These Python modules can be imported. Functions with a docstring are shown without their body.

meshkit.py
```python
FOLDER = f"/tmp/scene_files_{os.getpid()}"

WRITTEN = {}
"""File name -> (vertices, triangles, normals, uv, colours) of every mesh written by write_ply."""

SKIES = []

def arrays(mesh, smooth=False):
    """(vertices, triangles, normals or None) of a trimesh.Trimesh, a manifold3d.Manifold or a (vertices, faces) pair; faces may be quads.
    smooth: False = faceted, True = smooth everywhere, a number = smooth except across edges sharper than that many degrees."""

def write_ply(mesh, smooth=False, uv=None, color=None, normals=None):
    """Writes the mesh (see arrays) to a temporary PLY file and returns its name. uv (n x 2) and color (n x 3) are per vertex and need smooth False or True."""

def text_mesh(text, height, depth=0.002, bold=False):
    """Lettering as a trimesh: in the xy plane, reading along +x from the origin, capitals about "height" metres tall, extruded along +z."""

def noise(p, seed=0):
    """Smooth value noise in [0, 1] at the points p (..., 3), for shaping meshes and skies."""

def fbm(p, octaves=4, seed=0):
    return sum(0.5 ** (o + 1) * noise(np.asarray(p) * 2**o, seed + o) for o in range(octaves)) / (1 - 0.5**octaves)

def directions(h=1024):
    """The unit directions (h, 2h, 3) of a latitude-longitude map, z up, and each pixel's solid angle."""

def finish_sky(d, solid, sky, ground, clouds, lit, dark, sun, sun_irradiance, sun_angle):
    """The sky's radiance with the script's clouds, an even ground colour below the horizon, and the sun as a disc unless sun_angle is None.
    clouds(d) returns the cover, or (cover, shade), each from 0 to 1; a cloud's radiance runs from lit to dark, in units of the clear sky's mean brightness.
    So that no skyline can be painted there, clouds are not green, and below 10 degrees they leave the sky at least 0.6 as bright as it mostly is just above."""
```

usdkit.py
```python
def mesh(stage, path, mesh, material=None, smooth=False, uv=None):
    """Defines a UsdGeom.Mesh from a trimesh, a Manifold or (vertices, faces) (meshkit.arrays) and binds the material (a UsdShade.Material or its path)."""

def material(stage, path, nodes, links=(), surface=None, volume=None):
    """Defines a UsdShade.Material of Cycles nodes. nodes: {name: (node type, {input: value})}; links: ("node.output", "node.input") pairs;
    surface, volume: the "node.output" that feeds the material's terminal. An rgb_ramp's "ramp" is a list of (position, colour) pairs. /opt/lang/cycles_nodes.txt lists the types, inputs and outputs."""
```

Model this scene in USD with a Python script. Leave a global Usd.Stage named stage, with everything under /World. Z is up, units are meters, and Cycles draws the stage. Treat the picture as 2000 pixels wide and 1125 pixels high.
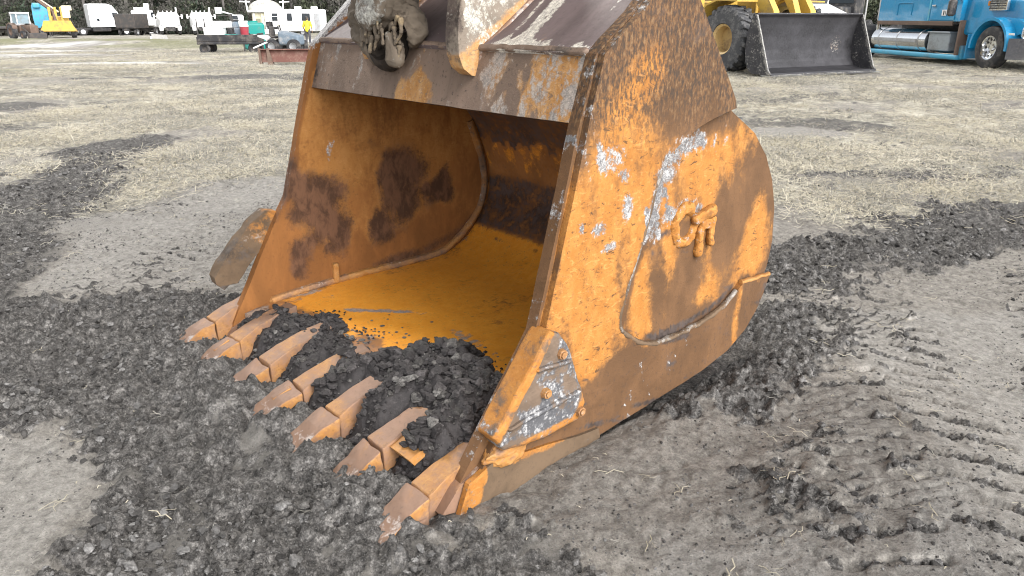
import math, random
import numpy as np, trimesh, usdkit, meshkit
from manifold3d import Manifold, CrossSection, FillRule
from pxr import Usd, UsdGeom, UsdShade, UsdLux, Sdf, Gf, Vt
from scipy.interpolate import RBFInterpolator
from scipy.spatial import cKDTree

stage = Usd.Stage.CreateInMemory()
UsdGeom.SetStageUpAxis(stage, UsdGeom.Tokens.z)
UsdGeom.SetStageMetersPerUnit(stage, 1.0)
UsdGeom.Xform.Define(stage, '/World')
UsdGeom.Scope.Define(stage, '/World/Looks')

# ------------------------------------------------------------- camera
EYE, PITCH, FPX = (0.0, 0.0, 1.5), 20.0957, 1450.0
cam = UsdGeom.Camera.Define(stage, '/World/camera')
cam.AddTranslateOp().Set(Gf.Vec3d(*EYE))
cam.AddRotateXOp().Set(90.0 - PITCH)
cam.CreateHorizontalApertureAttr(36.0)
cam.CreateVerticalApertureAttr(36.0 * 1125 / 2000)
cam.CreateFocalLengthAttr(36.0 * FPX / 2000)
cam.CreateClippingRangeAttr(Gf.Vec2f(0.05, 3000))
cam.CreateExposureAttr(1.0)

# ------------------------------------------------------------- sky and sun (bright overcast)
SUN_EL, SUN_AZ = math.radians(47), math.radians(142)   # azimuth clockwise from +y: behind the camera, to the right
sd = np.array([math.sin(SUN_AZ) * math.cos(SUN_EL), math.cos(SUN_AZ) * math.cos(SUN_EL), math.sin(SUN_EL)])
dome = UsdLux.DomeLight.Define(stage, '/World/sky')
dome.GetPrim().SetCustomDataByKey('kind', 'structure')
skym = usdkit.material(stage, '/World/Looks/sky_overcast', {
    's': ('sky_texture', {'sky_type': 'single_scattering', 'sun_disc': False, 'sun_elevation': SUN_EL, 'sun_rotation': SUN_AZ, 'aerosol_density': 3.0}),
    'h': ('hsv', {'saturation': 0.22, 'value': 1.0}),
    'b': ('background_shader', {'strength': 0.13})},
    [('s.color', 'h.color'), ('h.color', 'b.color')], surface='b.background')
UsdShade.MaterialBindingAPI.Apply(dome.GetPrim()).Bind(skym)
sun = UsdLux.DistantLight.Define(stage, '/World/sun')
sun.CreateIntensityAttr(0.40)
sun.CreateAngleAttr(12.0)
sun.CreateNormalizeAttr(True)
sun.CreateColorAttr(Gf.Vec3f(1.0, 0.965, 0.91))
sun.AddRotateZOp().Set(180.0 - math.degrees(SUN_AZ))
sun.AddRotateXOp().Set(-(90.0 - math.degrees(SUN_EL)))

# ------------------------------------------------------------- helpers
rng = np.random.default_rng(7)
rnd = random.Random(7)
taken = {}


def free(path):
    if path not in taken:
        taken[path] = 0
        return path
    taken[path] += 1
    return '%s_%03d' % (path, taken[path])


class Mat:
    """A node graph; keyword values 'name.socket' are links."""

    def __init__(self, name):
        self.path, self.n, self.l, self.k = '/World/Looks/' + name, {}, [], 0

    def add(self, kind, **inp):
        self.k += 1
        name = 'n%d' % self.k
        vals = {}
        for a, b in inp.items():
            if isinstance(b, str) and '.' in b:
                self.l.append((b, name + '.' + a))
            else:
                vals[a] = b
        self.n[name] = (kind, vals)
        return name

    def noise(self, scale, detail=4, rough=0.55, vec=None, dist=0.0, out='fac'):
        return self.add('noise_texture', scale=scale, detail=detail, roughness=rough, vector=vec or self.pos(), distortion=dist) + '.' + out

    def pos(self):
        if not hasattr(self, '_p'):
            self._p = self.add('texture_coordinate') + '.object'
        return self._p

    def stretch(self, sx, sy, sz):
        return self.add('mapping', vector=self.pos(), scale=(sx, sy, sz)) + '.vector'

    def math(self, op, a, b=0.0, c=0.0):
        return self.add('math', math_type=op, value1=a, value2=b, value3=c) + '.value'

    def step(self, v, lo, hi):
        return self.add('map_range', range_type='smoothstep', value=v, from_min=lo, from_max=hi, to_min=0.0, to_max=1.0, clamp=True) + '.result'

    def mix(self, f, a, b, mode='mix'):
        return self.add('mix', mix_type=mode, fac=f, color1=a, color2=b) + '.color'

    def ramp(self, f, stops):
        return self.add('rgb_ramp', fac=f, ramp=stops) + '.color'

    def finish(self, shader='principled_bsdf', **inp):
        s = self.add(shader, **inp)
        return usdkit.material(stage, self.path, self.n, self.l, surface=s + '.BSDF')


def paint(name, col, rough=0.45, metal=0.0, var=0.25, dirt=(0.16, 0.14, 0.12), dirty=0.25, scale=3.0, coat=0.0, spec=0.5):
    m = Mat(name)
    a = m.noise(scale, 5)
    b = m.noise(scale * 7, 4)
    col = tuple(col)
    c = m.mix(m.math('multiply', a, var), col, tuple(x * 0.55 for x in col))
    c = m.mix(m.math('multiply', m.step(m.math('add', a, m.math('multiply', b, 0.5)), 0.68, 0.95), dirty * 2), c, dirt)
    r = m.math('multiply_add', b, 0.25, rough - 0.12)
    return m.finish(base_color=c, roughness=r, metallic=metal, coat_weight=coat, specular_ior_level=spec)


def plain_attr(prim, mask):
    pv = UsdGeom.PrimvarsAPI(prim).CreatePrimvar('mask', Sdf.ValueTypeNames.Color3fArray, 'vertex')
    pv.Set(Vt.Vec3fArray.FromNumpy(np.ascontiguousarray(np.clip(mask, 0, 1), np.float32)))


def joined(parts):
    ms = []
    for p in (parts if isinstance(parts, (list, tuple)) else [parts]):
        if isinstance(p, trimesh.Trimesh):
            ms.append(p)
        else:
            m = p.to_mesh()
            ms.append(trimesh.Trimesh(m.vert_properties[:, :3], m.tri_verts, process=False))
    return trimesh.util.concatenate(ms) if len(ms) > 1 else ms[0]


def obj(name, shape, mat, parent=None, smooth=32, mask=None, label=None):
    base = str(parent.GetPath()) if parent else '/World'
    t = joined(shape)
    if mask is not None:
        v, f, n = meshkit.arrays(t, smooth)
        g = usdkit.mesh(stage, free(base + '/' + name), (v, f), mat, False)
        if n is not None:
            g.CreateNormalsAttr(Vt.Vec3fArray.FromNumpy(n.astype(np.float32)))
            g.SetNormalsInterpolation('vertex')
        if callable(mask):
            if mask.__code__.co_argcount - len(mask.__defaults__ or ()) > 1:
                mask = mask(v, n if n is not None else trimesh.Trimesh(v, f, process=False).vertex_normals)
            else:
                mask = mask(v)
        plain_attr(g, mask)
    else:
        g = usdkit.mesh(stage, free(base + '/' + name), t, mat, smooth)
    if label:
        g.GetPrim().SetCustomDataByKey('label', label)
    return g.GetPrim()


def tag(p, label=None, cat=None, group=None, kind=None):
    for k, v in (('label', label), ('category', cat), ('group', group), ('kind', kind)):
        if v:
            p.SetCustomDataByKey(k, v)
    return p


def thing(name, label, cat, loc=(0, 0, 0), rz=0.0, group=None, rx=0.0, ry=0.0):
    x = UsdGeom.Xform.Define(stage, free('/World/' + name))
    x.AddTranslateOp().Set(Gf.Vec3d(*map(float, loc)))
    x.AddRotateZOp().Set(float(rz))
    if rx:
        x.AddRotateXOp().Set(float(rx))
    if ry:
        x.AddRotateYOp().Set(float(ry))
    return tag(x.GetPrim(), label, cat, group)


def copy_of(src, label, loc, rz, group=None):
    was = src.GetCustomData()
    base = src.GetName()
    while base[-4:-3] == '_' and base[-3:].isdigit():
        base = base[:-4]
    r = thing(base, label, was['category'], loc, rz, group or was.get('group'))
    r.GetReferences().AddInternalReference(src.GetPath())
    r.SetInstanceable(True)
    return r


def box(c, s, rot=(0, 0, 0)):
    m = Manifold.cube([float(x) for x in s], True)
    if any(rot):
        m = m.rotate([float(x) for x in rot])
    return m.translate([float(x) for x in c])


def rbox(c, s, r, rot=(0, 0, 0)):
    """box with chamfered/rounded edges"""
    h = [max(x / 2 - r, 1e-3) for x in s]
    sp = Manifold.sphere(r, 8)
    m = Manifold.batch_hull([sp.translate([a * h[0], b * h[1], d * h[2]]) for a in (-1, 1) for b in (-1, 1) for d in (-1, 1)])
    if any(rot):
        m = m.rotate([float(x) for x in rot])
    return m.translate([float(x) for x in c])


def prism_y(pts, y0, y1):
    return CrossSection([np.asarray(pts, float)], FillRule.EvenOdd).extrude(float(y1 - y0)).rotate([90, 0, 0]).translate([0, float(y1), 0])


def prism_z(pts, z0, z1):
    return CrossSection([np.asarray(pts, float)], FillRule.EvenOdd).extrude(float(z1 - z0)).translate([0, 0, float(z0)])


def prism_x(pts, x0, x1):
    """pts are (y, z)"""
    return CrossSection([np.asarray(pts, float)], FillRule.EvenOdd).extrude(float(x1 - x0)).rotate([90, 0, 90]).translate([float(x0), 0, 0])


def cyl(p0, p1, r0, r1=None, seg=16):
    p0, p1 = np.asarray(p0, float), np.asarray(p1, float)
    d = p1 - p0
    L = float(np.linalg.norm(d))
    m = Manifold.cylinder(L, float(r0), float(r0 if r1 is None else r1), seg)
    z = d / L
    a = np.array([1.0, 0, 0]) if abs(z[0]) < 0.9 else np.array([0, 1.0, 0])
    x = np.cross(a, z); x /= np.linalg.norm(x)
    y = np.cross(z, x)
    M = np.column_stack([x, y, z, p0])
    return m.transform(M)


def tube(pts, r, seg=8):
    return [cyl(a, b, r, seg=seg) for a, b in zip(pts[:-1], pts[1:])] + [Manifold.sphere(r, seg).translate([float(x) for x in p]) for p in pts[1:-1]]


def hull(spheres):
    return Manifold.batch_hull([Manifold.sphere(float(r), 12).translate([float(x) for x in c]) for c, r in spheres])


def lathe(profile, seg=32):
    """profile (r, y) turned about the y axis"""
    return CrossSection([np.asarray(profile, float)], FillRule.EvenOdd).revolve(seg).rotate([-90, 0, 0])


def fbm(p, o=4, s=0):
    return meshkit.fbm(p, o, s)


def sm(a, b, x):
    t = np.clip((x - a) / (b - a), 0, 1)
    return t * t * (3 - 2 * t)


def smooth_line(pts, n=12):
    """Catmull-Rom through pts"""
    p = np.asarray(pts, float)
    p = np.vstack([2 * p[0] - p[1], p, 2 * p[-1] - p[-2]])
    out = []
    for i in range(1, len(p) - 2):
        for t in np.linspace(0, 1, n, endpoint=False):
            a, b, c, d = p[i - 1:i + 3]
            out.append(0.5 * (2 * b + (c - a) * t + (2 * a - 5 * b + 4 * c - d) * t ** 2 + (3 * b - a - 3 * c + d) * t ** 3))
    out.append(p[-2])
    return np.array(out)


def in_poly(x, y, poly):
    """signed distance to the polygon outline, positive inside"""
    poly = np.asarray(poly, float)
    q = np.stack([x, y], -1)
    inside = np.zeros(x.shape, bool)
    dist = np.full(x.shape, 1e9)
    for a, b in zip(poly, np.roll(poly, -1, 0)):
        e = b - a
        t = np.clip(((q - a) @ e) / (e @ e), 0, 1)
        dist = np.minimum(dist, np.linalg.norm(q - a - t[..., None] * e, axis=-1))
        c = (a[1] > y) != (b[1] > y)
        with np.errstate(divide='ignore', invalid='ignore'):
            inside ^= c & (x < (b[0] - a[0]) * (y - a[1]) / (b[1] - a[1]) + a[0])
    return np.where(inside, dist, -dist)


def blob(a, b, ca, cb, ra, rb, soft=0.5):
    d = np.hypot((a - ca) / ra, (b - cb) / rb)
    return 1 - sm(1 - soft, 1 + soft, d)

# ------------------------------------------------------------- the lie of the land
BU, BW = np.array([0.74799666, 0.6637025]), np.array([-0.6637025, 0.74799666])   # bucket axes: rearward, leftward
B0 = np.array([-0.40465, 1.80889])
ctrl = np.array([(12.2, 19.8, .22), (5.5, 19.6, .17), (9.3, 19.8, .19), (14, 26, .25), (-15.1, 42.5, -.39), (-13.9, 53.4, -.3), (-7.9, 27.2, -.13), (-11.4, 39.5, -.24),
                 (-54, 104, -.86), (-47.8, 99.5, -.82), (-41.5, 95, -.62), (-37.7, 95, -.6), (-33.5, 107.3, -.74), (-24, 91.8, -.7), (-48.5, 84, -.67), (-53.6, 88.8, -.62),
                 (-47.5, 76.4, -.62), (-27, 61, -.45), (17.7, 46, .3), (21.4, 52.2, .3), (-60, 132, -1.1), (0, 132, -.8), (40, 120, -.2), (-14, 22, 0), (-20, 34, -.25),
                 (0, 0, 0), (4, 4, 0), (-4, 4, 0), (0, 8, 0), (6, 9, 0), (-6, 9, 0), (0, -20, 0), (30, 0, .1), (-30, 0, -.1), (0, 15, .03), (-90, 60, -.9), (90, 60, .3),
                 (150, 250, -.3), (-150, 250, -1.5), (0, 300, -1), (200, -100, 0), (-200, -100, -.3)], float)
rbf = RBFInterpolator(ctrl[:, :2], ctrl[:, 2], smoothing=0.02, kernel='linear')


def base_z(x, y):
    """large-scale height of the field"""
    x, y = np.asarray(x, float), np.asarray(y, float)
    z = rbf(np.stack([x.ravel(), y.ravel()], -1)).reshape(x.shape)
    r = np.hypot(x, y - 3)
    z = z * sm(6.0, 14.0, r)
    # a low grassy ridge across the left middle distance
    z = z + 0.42 * np.exp(-((y + 0.35 * (x + 18) - 52) / 4.0) ** 2) * sm(-14, -22, x) * sm(-75, -50, x)
    return z


def bucket_uw(x, y):
    q0, q1 = x - B0[0], y - B0[1]
    return q0 * BU[0] + q1 * BU[1], q0 * BW[0] + q1 * BW[1]


MUD = [[(-1.1, 1.0), (0.35, 1.0), (0.55, 1.75), (0.1, 2.1), (-0.3, 1.9), (-0.6, 2.6), (-1.5, 3.7), (-2.0, 4.1), (-2.5, 4.0), (-2.6, 3.2), (-2.2, 2.4)],
       [(-2.2, 3.2), (-2.4, 4.2), (-3.0, 5.4), (-3.9, 7.2), (-4.3, 9.9), (-5.2, 10.4), (-5.3, 8.6), (-4.6, 6.6), (-4.3, 4.7), (-3.6, 3.0), (-2.6, 2.6)],
       [(0.0, 2.15), (0.5, 2.4), (1.25, 2.9), (1.8, 3.4), (1.65, 3.75), (1.25, 3.65), (0.5, 3.0)],  # strip beside the bucket: dark soil with the bucket's shade painted in
       [(1.35, 4.0), (1.9, 4.1), (2.9, 4.6), (4.4, 5.5), (5.6, 6.3), (5.4, 6.9), (3.9, 6.2), (2.6, 5.3), (1.5, 4.8)],
       [(0.45, 1.75), (.75, 1.7), (1.0, 2.1), (0.75, 2.35), (.5, 2.1)]]
SAND = [[(1.6, 2.4), (3.4, 2.4), (4.2, 4.2), (2.6, 3.8), (1.7, 3.5)],
        [(-3.0, 3.7), (-1.75, 4.2), (-1.3, 5.6), (-1.6, 7.2), (-3.2, 7.4), (-3.3, 5.2)],
        [(0.75, 1.2), (1.3, 1.9), (1.8, 2.6), (2.6, 3.6), (3.6, 3.6), (3.4, 1.4)],
        [(-2.2, 1.4), (-1.2, 1.4), (-1.15, 1.75), (-1.3, 2.15), (-1.75, 2.45), (-2.4, 2.2)],
        [(-0.2, 1.0), (0.9, 1.0), (1.0, 1.9), (0.35, 2.2)]]


def treads(x, y, p0, p1, width, pitch, depth):
    """a wheel track of lugs pressed into the soil; returns height change and groove"""
    p0, p1 = np.array(p0), np.array(p1)
    d = (p1 - p0); L = np.linalg.norm(d); d /= L
    s = (x - p0[0]) * d[0] + (y - p0[1]) * d[1]
    t = -(x - p0[0]) * d[1] + (y - p0[1]) * d[0]
    near = (np.abs(t) < width) & (s > -.3) & (s < L + .3)
    h, g = np.zeros(x.shape), np.zeros(x.shape)
    if not near.any():
        return h, g
    s, t = s[near], t[near]
    q = np.stack([x[near], y[near], 0 * s], -1)
    wob = fbm(q * 4, 3, 91) - .5
    brk = fbm(q * 13, 3, 92) - .5
    s = s + .035 * wob
    t = t + .06 * wob
    m = sm(width / 2, width / 2 - .06, np.abs(t) + .12 * brk) * sm(0, .4, s + .5 * wob) * sm(L, L - .4, s + .5 * wob)
    ph = (s + np.abs(t) * 0.30 + np.where(t > 0, pitch / 2, 0)) / pitch
    bar = sm(.345, .385, np.abs((ph % 1) - .5) + .16 * brk) * sm(.0, .03, np.abs(t) + .1 * brk)
    keep = sm(.38, .52, fbm(q * 1.9, 4, 93))
    fine_ = sm(.36, .40, np.abs((((s * .9 + t * .55) / (pitch * .42)) % 1) - .5) + .2 * brk) * (1 - keep)
    h[near] = m * (-depth * bar * (.2 + .8 * keep) - .35 * depth * fine_ + depth * .2)
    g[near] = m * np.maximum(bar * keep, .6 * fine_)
    return h, g


TRACKS = [((-2.55, 3.2), (-1.75, 6.6), .72, .15, .034), ((-3.0, 5.5), (-2.0, 10.5), .6, .18, .03), ((1.2, 1.4), (2.0, 4.3), .78, .145, .032), ((2.1, 2.0), (3.6, 4.6), .75, .15, .030),
          ((2.0, 6.6), (5.0, 9.6), .55, .17, .03), ((.72, 1.5), (1.25, 2.6), .35, .12, .02), ((3.4, 8.0), (6.5, 15.0), .6, .18, .03)]


def ground_masks(x, y):
    """mud, straw, grass, sand cover of the ground at x, y (0 to 1), and how much of the mud is crumbled clods"""
    p = np.stack([x, y, 0 * x], -1)
    n1, n2, n3 = fbm(p * 0.9, 4, 3) - .5, fbm(p * 3.1, 4, 5) - .5, fbm(p * 9.0, 4, 9) - .5
    r = np.hypot(x, y)
    md, sd_ = np.full(x.shape, -9.0), np.full(x.shape, -9.0)
    near = np.hypot(x, y - 4) < 11
    if near.any():
        md[near] = np.max([in_poly(x[near], y[near], q) for q in MUD], axis=0)
        sd_[near] = np.max([in_poly(x[near], y[near], q) for q in SAND], axis=0)
    wet = sm(-0.22, 0.26, md + n1 * .75 + n2 * 0.5)          # broad dark ground
    sand = sm(-0.3, 0.3, sd_ + n1 * 1.0 + n2 * .4)
    u, w = bucket_uw(x, y)
    wet = wet * (1 - .8 * sand)
    wet = np.maximum(wet, sm(-.55, -.25, u + .5 * n2) * sm(.45, .2, u) * sm(-.25, .05, w + .3 * n2) * sm(2.3, 1.95, w + .3 * n2))
    sand = sand * (1 - .8 * wet)
    # crumbled dark earth in patches of every size
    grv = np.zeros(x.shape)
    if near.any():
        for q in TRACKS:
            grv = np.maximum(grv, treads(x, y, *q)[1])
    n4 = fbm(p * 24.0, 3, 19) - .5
    crumb = sm(-.10, .22, -.19 + .56 * wet - .16 * sand + .38 * n2 + .62 * n3 + .60 * n4 + .34 * n1 - .12 * sm(4.5, 7.5, r) + .52 * grv)  # groove term paints shade and damp of the tracks as darker earth
    # dark churned streaks across the whole field
    st = fbm(np.stack([x * 0.22 + 5, y * 0.55, 0 * x], -1), 6, 21)
    crumb = np.maximum(crumb, 0.62 * sm(0.50, 0.66, st + .30 * n2 + .22 * n3) * sm(4.5, 7.5, r) * sm(60, 16, y))
    straw = sm(4.0, 7.2, r + 2.2 * n1 + 2.4 * n2 + 1.6 * n3) * (1 - .80 * crumb) * (1 - .5 * wet) * (1 - .7 * sand)
    straw = straw * (0.35 + 0.65 * sm(.34, .56, fbm(p * 0.7, 5, 31)))
    # bare sand patches and road on the left far side
    far = np.maximum.reduce([blob(x, y, -26, 38.5, 7.5, 2.8, .5), blob(x, y, -27, 45, 4.5, 1.6, .5), blob(x, y, -31, 52, 5, 2, .5), blob(x, y, -15, 29, 3.2, 1.0, .5), blob(x, y, 3.7, 10.3, .8, .5, .6)])
    far = sm(.3, .75, far + n1 * .8)
    road = np.exp(-((y + 0.33 * (x + 35) - 70.5) / 6.0) ** 4) * sm(-9, -16, x)
    sand = np.clip(sand + far + road, 0, 1)
    crumb = crumb * (1 - far) * (1 - road)
    wet = np.maximum(wet, .5 * sm(.52, .64, st + .2 * n2) * sm(4.5, 8, r)) * (1 - far)
    straw = straw * (1 - .8 * far) * (1 - .7 * road)
    grass = sm(.47, .60, fbm(np.stack([x * .1, y * .2, 0 * x], -1), 5, 13)) * sm(14, 30, r) * .6
    grass = np.maximum(grass, 0.75 * np.exp(-((y + 0.35 * (x + 18) - 51) / 6.0) ** 2) * sm(-12, -20, x) * sm(.35, .55, fbm(p * .35, 4, 17)))
    return crumb, straw, grass * (1 - sand), sand, wet


def ground_z(x, y, detail=True):
    x, y = np.asarray(x, float), np.asarray(y, float)
    z = base_z(x, y)
    if not detail:
        return z
    crumb, straw, grass, sand, wet = ground_masks(x, y)
    p = np.stack([x, y, 0 * x], -1)
    r = np.hypot(x, y)
    u, w = bucket_uw(x, y)
    und = fbm(p * 1.3, 3, 41) - .5
    lum = np.abs(fbm(p * 8.0, 3, 43) - .5) * 2
    fine = fbm(p * 20.0, 3, 47) - .5
    vfine = fbm(p * 48.0, 2, 49) - .5
    k = crumb
    rough = k * (0.010 + 0.050 * (0.30 - lum) + 0.080 * fine + 0.055 * vfine) + (1 - k) * (0.012 * fine + 0.008 * vfine + .018 * (.3 - lum))
    far_rel = (.06 * (fbm(p * 2.2, 4, 53) - .5) + .05 * (fbm(p * 5.5, 3, 57) - .5)) * sm(4, 9, r)
    z = z + rough + 0.09 * und + far_rel
    if (r < 14).any():
        for a in TRACKS:
            h, m = treads(x, y, *a)
            z = z + h * (1 - .15 * k) - .55 * rough * m * (1 - k)
    # soil pushed up along the bucket side and round the teeth
    z = z + 0.045 * np.exp(-((w + .16) / .12) ** 2) * sm(.5, .8, u) * sm(2.3, 1.7, u)
    teeth = np.exp(-((u - .03) / .17) ** 2) * sm(-.15, .1, w) * sm(2.05, 1.85, w)
    saw = np.min(np.abs(w[..., None] - np.array([.055 + .2925 * i for i in range(7)])), -1)
    z = z + teeth * (.034 + .058 * sm(.06, .12, saw))
    under = sm(0.22, .42, u) * sm(2.3, 2.0, u) * sm(-.03, .05, w) * sm(1.84, 1.75, w)
    return z * (1 - under) + under * -.06


def axis(lo, hi, a, b, s, g):
    mid = np.arange(a, b + s, s)
    up, st = [mid[-1]], s
    while up[-1] < hi:
        st *= g; up.append(up[-1] + st)
    dn, st = [mid[0]], s
    while dn[-1] > lo:
        st *= g; dn.append(dn[-1] - st)
    return np.concatenate([dn[:0:-1], mid, up[1:]])


gx, gy = axis(-420, 420, -2.4, 2.4, .0118, 1.026), axis(-60, 520, 1.35, 4.3, .0105, 1.0165)
GX, GY = np.meshgrid(gx, gy, indexing='ij')
GZ = ground_z(GX, GY)
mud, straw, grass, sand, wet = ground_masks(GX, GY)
nx, ny = GX.shape
ii = np.arange(nx * ny).reshape(nx, ny)
faces = np.stack([ii[:-1, :-1], ii[1:, :-1], ii[1:, 1:], ii[:-1, 1:]], -1).reshape(-1, 4)

m = Mat('field_soil')
at = m.add('attribute', attribute='mask') + '.color'
at2 = m.add('attribute', attribute='sand') + '.color'
sp = m.add('separate_color', color=at)
s2 = m.add('separate_color', color=at2)
pos = m.add('geometry') + '.position'
nA, nB, nC = m.noise(2.2, 6, .6, pos), m.noise(26, 5, .65, pos), m.noise(95, 4, .65, pos)
nS = m.noise(34, 6, .75, pos, dist=1.5)
nL = m.noise(7, 7, .7, pos)
nF = m.noise(.8, 9, .78, pos)
gr_ = m.math('multiply_add', nC, .5, m.math('multiply', nB, .5))
earth = m.ramp(gr_, [(0.32, (0.075, 0.068, 0.059)), (0.45, (0.19, 0.175, 0.154)), (0.60, (0.36, 0.335, 0.296))])
pale = m.ramp(gr_, [(0.32, (0.105, 0.098, 0.087)), (0.46, (0.240, 0.226, 0.204)), (0.62, (0.41, 0.388, 0.350))])
white = m.ramp(gr_, [(0.30, (0.40, 0.39, 0.37)), (0.6, (0.68, 0.67, 0.64))])
nG = m.noise(3.2, 8, .8, pos)
stf = m.math('multiply_add', nS, .40, m.math('multiply_add', nF, .30, m.math('multiply', nG, .30)))
strawc = m.ramp(stf, [(0.38, (0.055, 0.050, 0.044)), (0.45, (0.15, 0.139, 0.118)), (0.505, (0.32, 0.298, 0.243)), (0.56, (0.52, 0.488, 0.40)), (.64, (.68, .655, .57))])
mudc = m.ramp(m.math('multiply_add', nC, .55, m.math('multiply', nB, .45)), [(0.32, (0.014, 0.0135, 0.013)), (0.44, (0.046, 0.043, 0.040)), (0.53, (0.122, 0.115, 0.107)), (0.64, (0.31, 0.295, 0.275))])
green = m.ramp(nS, [(0.3, (0.09, 0.10, 0.045)), (0.55, (0.20, 0.20, 0.10)), (0.75, (0.40, 0.38, 0.22))])
earth = m.mix(m.math('multiply', m.step(m.math('add', s2 + '.g', m.math('multiply_add', nA, .5, -.25)), .3, .9), .62), earth, (.082, .079, .075))
c = m.mix(m.step(m.math('add', s2 + '.r', m.math('multiply_add', nA, .6, -.3)), .3, .75), earth, pale)
c = m.mix(s2 + '.b', c, white)
c = m.mix(m.step(m.math('add', sp + '.g', m.math('multiply_add', stf, 1.7, -.85)), .28, .62), c, strawc)
c = m.mix(m.step(m.math('add', sp + '.b', m.math('multiply_add', nL, .9, -.45)), .35, .8), c, green)
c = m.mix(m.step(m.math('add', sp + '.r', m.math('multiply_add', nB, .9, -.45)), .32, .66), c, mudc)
nD = m.noise(210, 3, .7, pos)
c = m.mix(m.math('multiply', m.step(m.math('multiply_add', nC, .5, m.math('multiply', nD, .5)), .555, .63), .75), c, (.030, .028, .027))
c = m.mix(m.math('multiply', m.step(m.math('multiply_add', nC, .5, m.math('multiply', nD, .5)), .435, .37), .45), c, (.42, .41, .39))
h = m.math('add', m.math('multiply', nB, .5), m.math('add', m.math('multiply', nC, .3), m.math('multiply', nD, .2)))
bm = m.add('bump', height=h, strength=1.0, distance=.030) + '.normal'
soil = m.finish(base_color=c, roughness=.92, specular_ior_level=.25, normal=bm)
g = usdkit.mesh(stage, free('/World/ground'), (np.stack([GX, GY, GZ], -1).reshape(-1, 3), faces), soil, True)
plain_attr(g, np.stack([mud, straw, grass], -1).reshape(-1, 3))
pv = UsdGeom.PrimvarsAPI(g).CreatePrimvar('sand', Sdf.ValueTypeNames.Color3fArray, 'vertex')
whitesand = sand * sm(15, 24, np.hypot(GX, GY)) * sm(.40, .56, fbm(np.stack([GX * .8, GY * .8, 0 * GX], -1), 4, 63))
pv.Set(Vt.Vec3fArray.FromNumpy(np.stack([sand, wet, whitesand], -1).reshape(-1, 3).astype(np.float32)))
tag(g.GetPrim(), 'churned sandy field strewn with dead straw and dark mud', 'ground', kind='structure')


# ------------------------------------------------------------- clods and straw lying on the ground
def instancer(name, protos, mats, pts, scales, quats, label, cat, which):
    pi = UsdGeom.PointInstancer.Define(stage, free('/World/' + name))
    for k, (p, mt) in enumerate(zip(protos, mats)):
        obj('piece', p, mt, pi.GetPrim(), smooth=40)
    kids = [x.GetPath() for x in pi.GetPrim().GetChildren()]
    pi.CreatePrototypesRel().SetTargets(kids)
    pi.CreateProtoIndicesAttr(Vt.IntArray.FromNumpy(np.asarray(which, np.int32)))
    pi.CreatePositionsAttr(Vt.Vec3fArray.FromNumpy(np.asarray(pts, np.float32)))
    pi.CreateScalesAttr(Vt.Vec3fArray.FromNumpy(np.asarray(scales, np.float32)))
    q = np.asarray(quats)
    pi.CreateOrientationsAttr(Vt.QuathArray([Gf.Quath(float(a[0]), float(a[1]), float(a[2]), float(a[3])) for a in q]))
    return tag(pi.GetPrim(), label, cat, kind='stuff')


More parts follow.
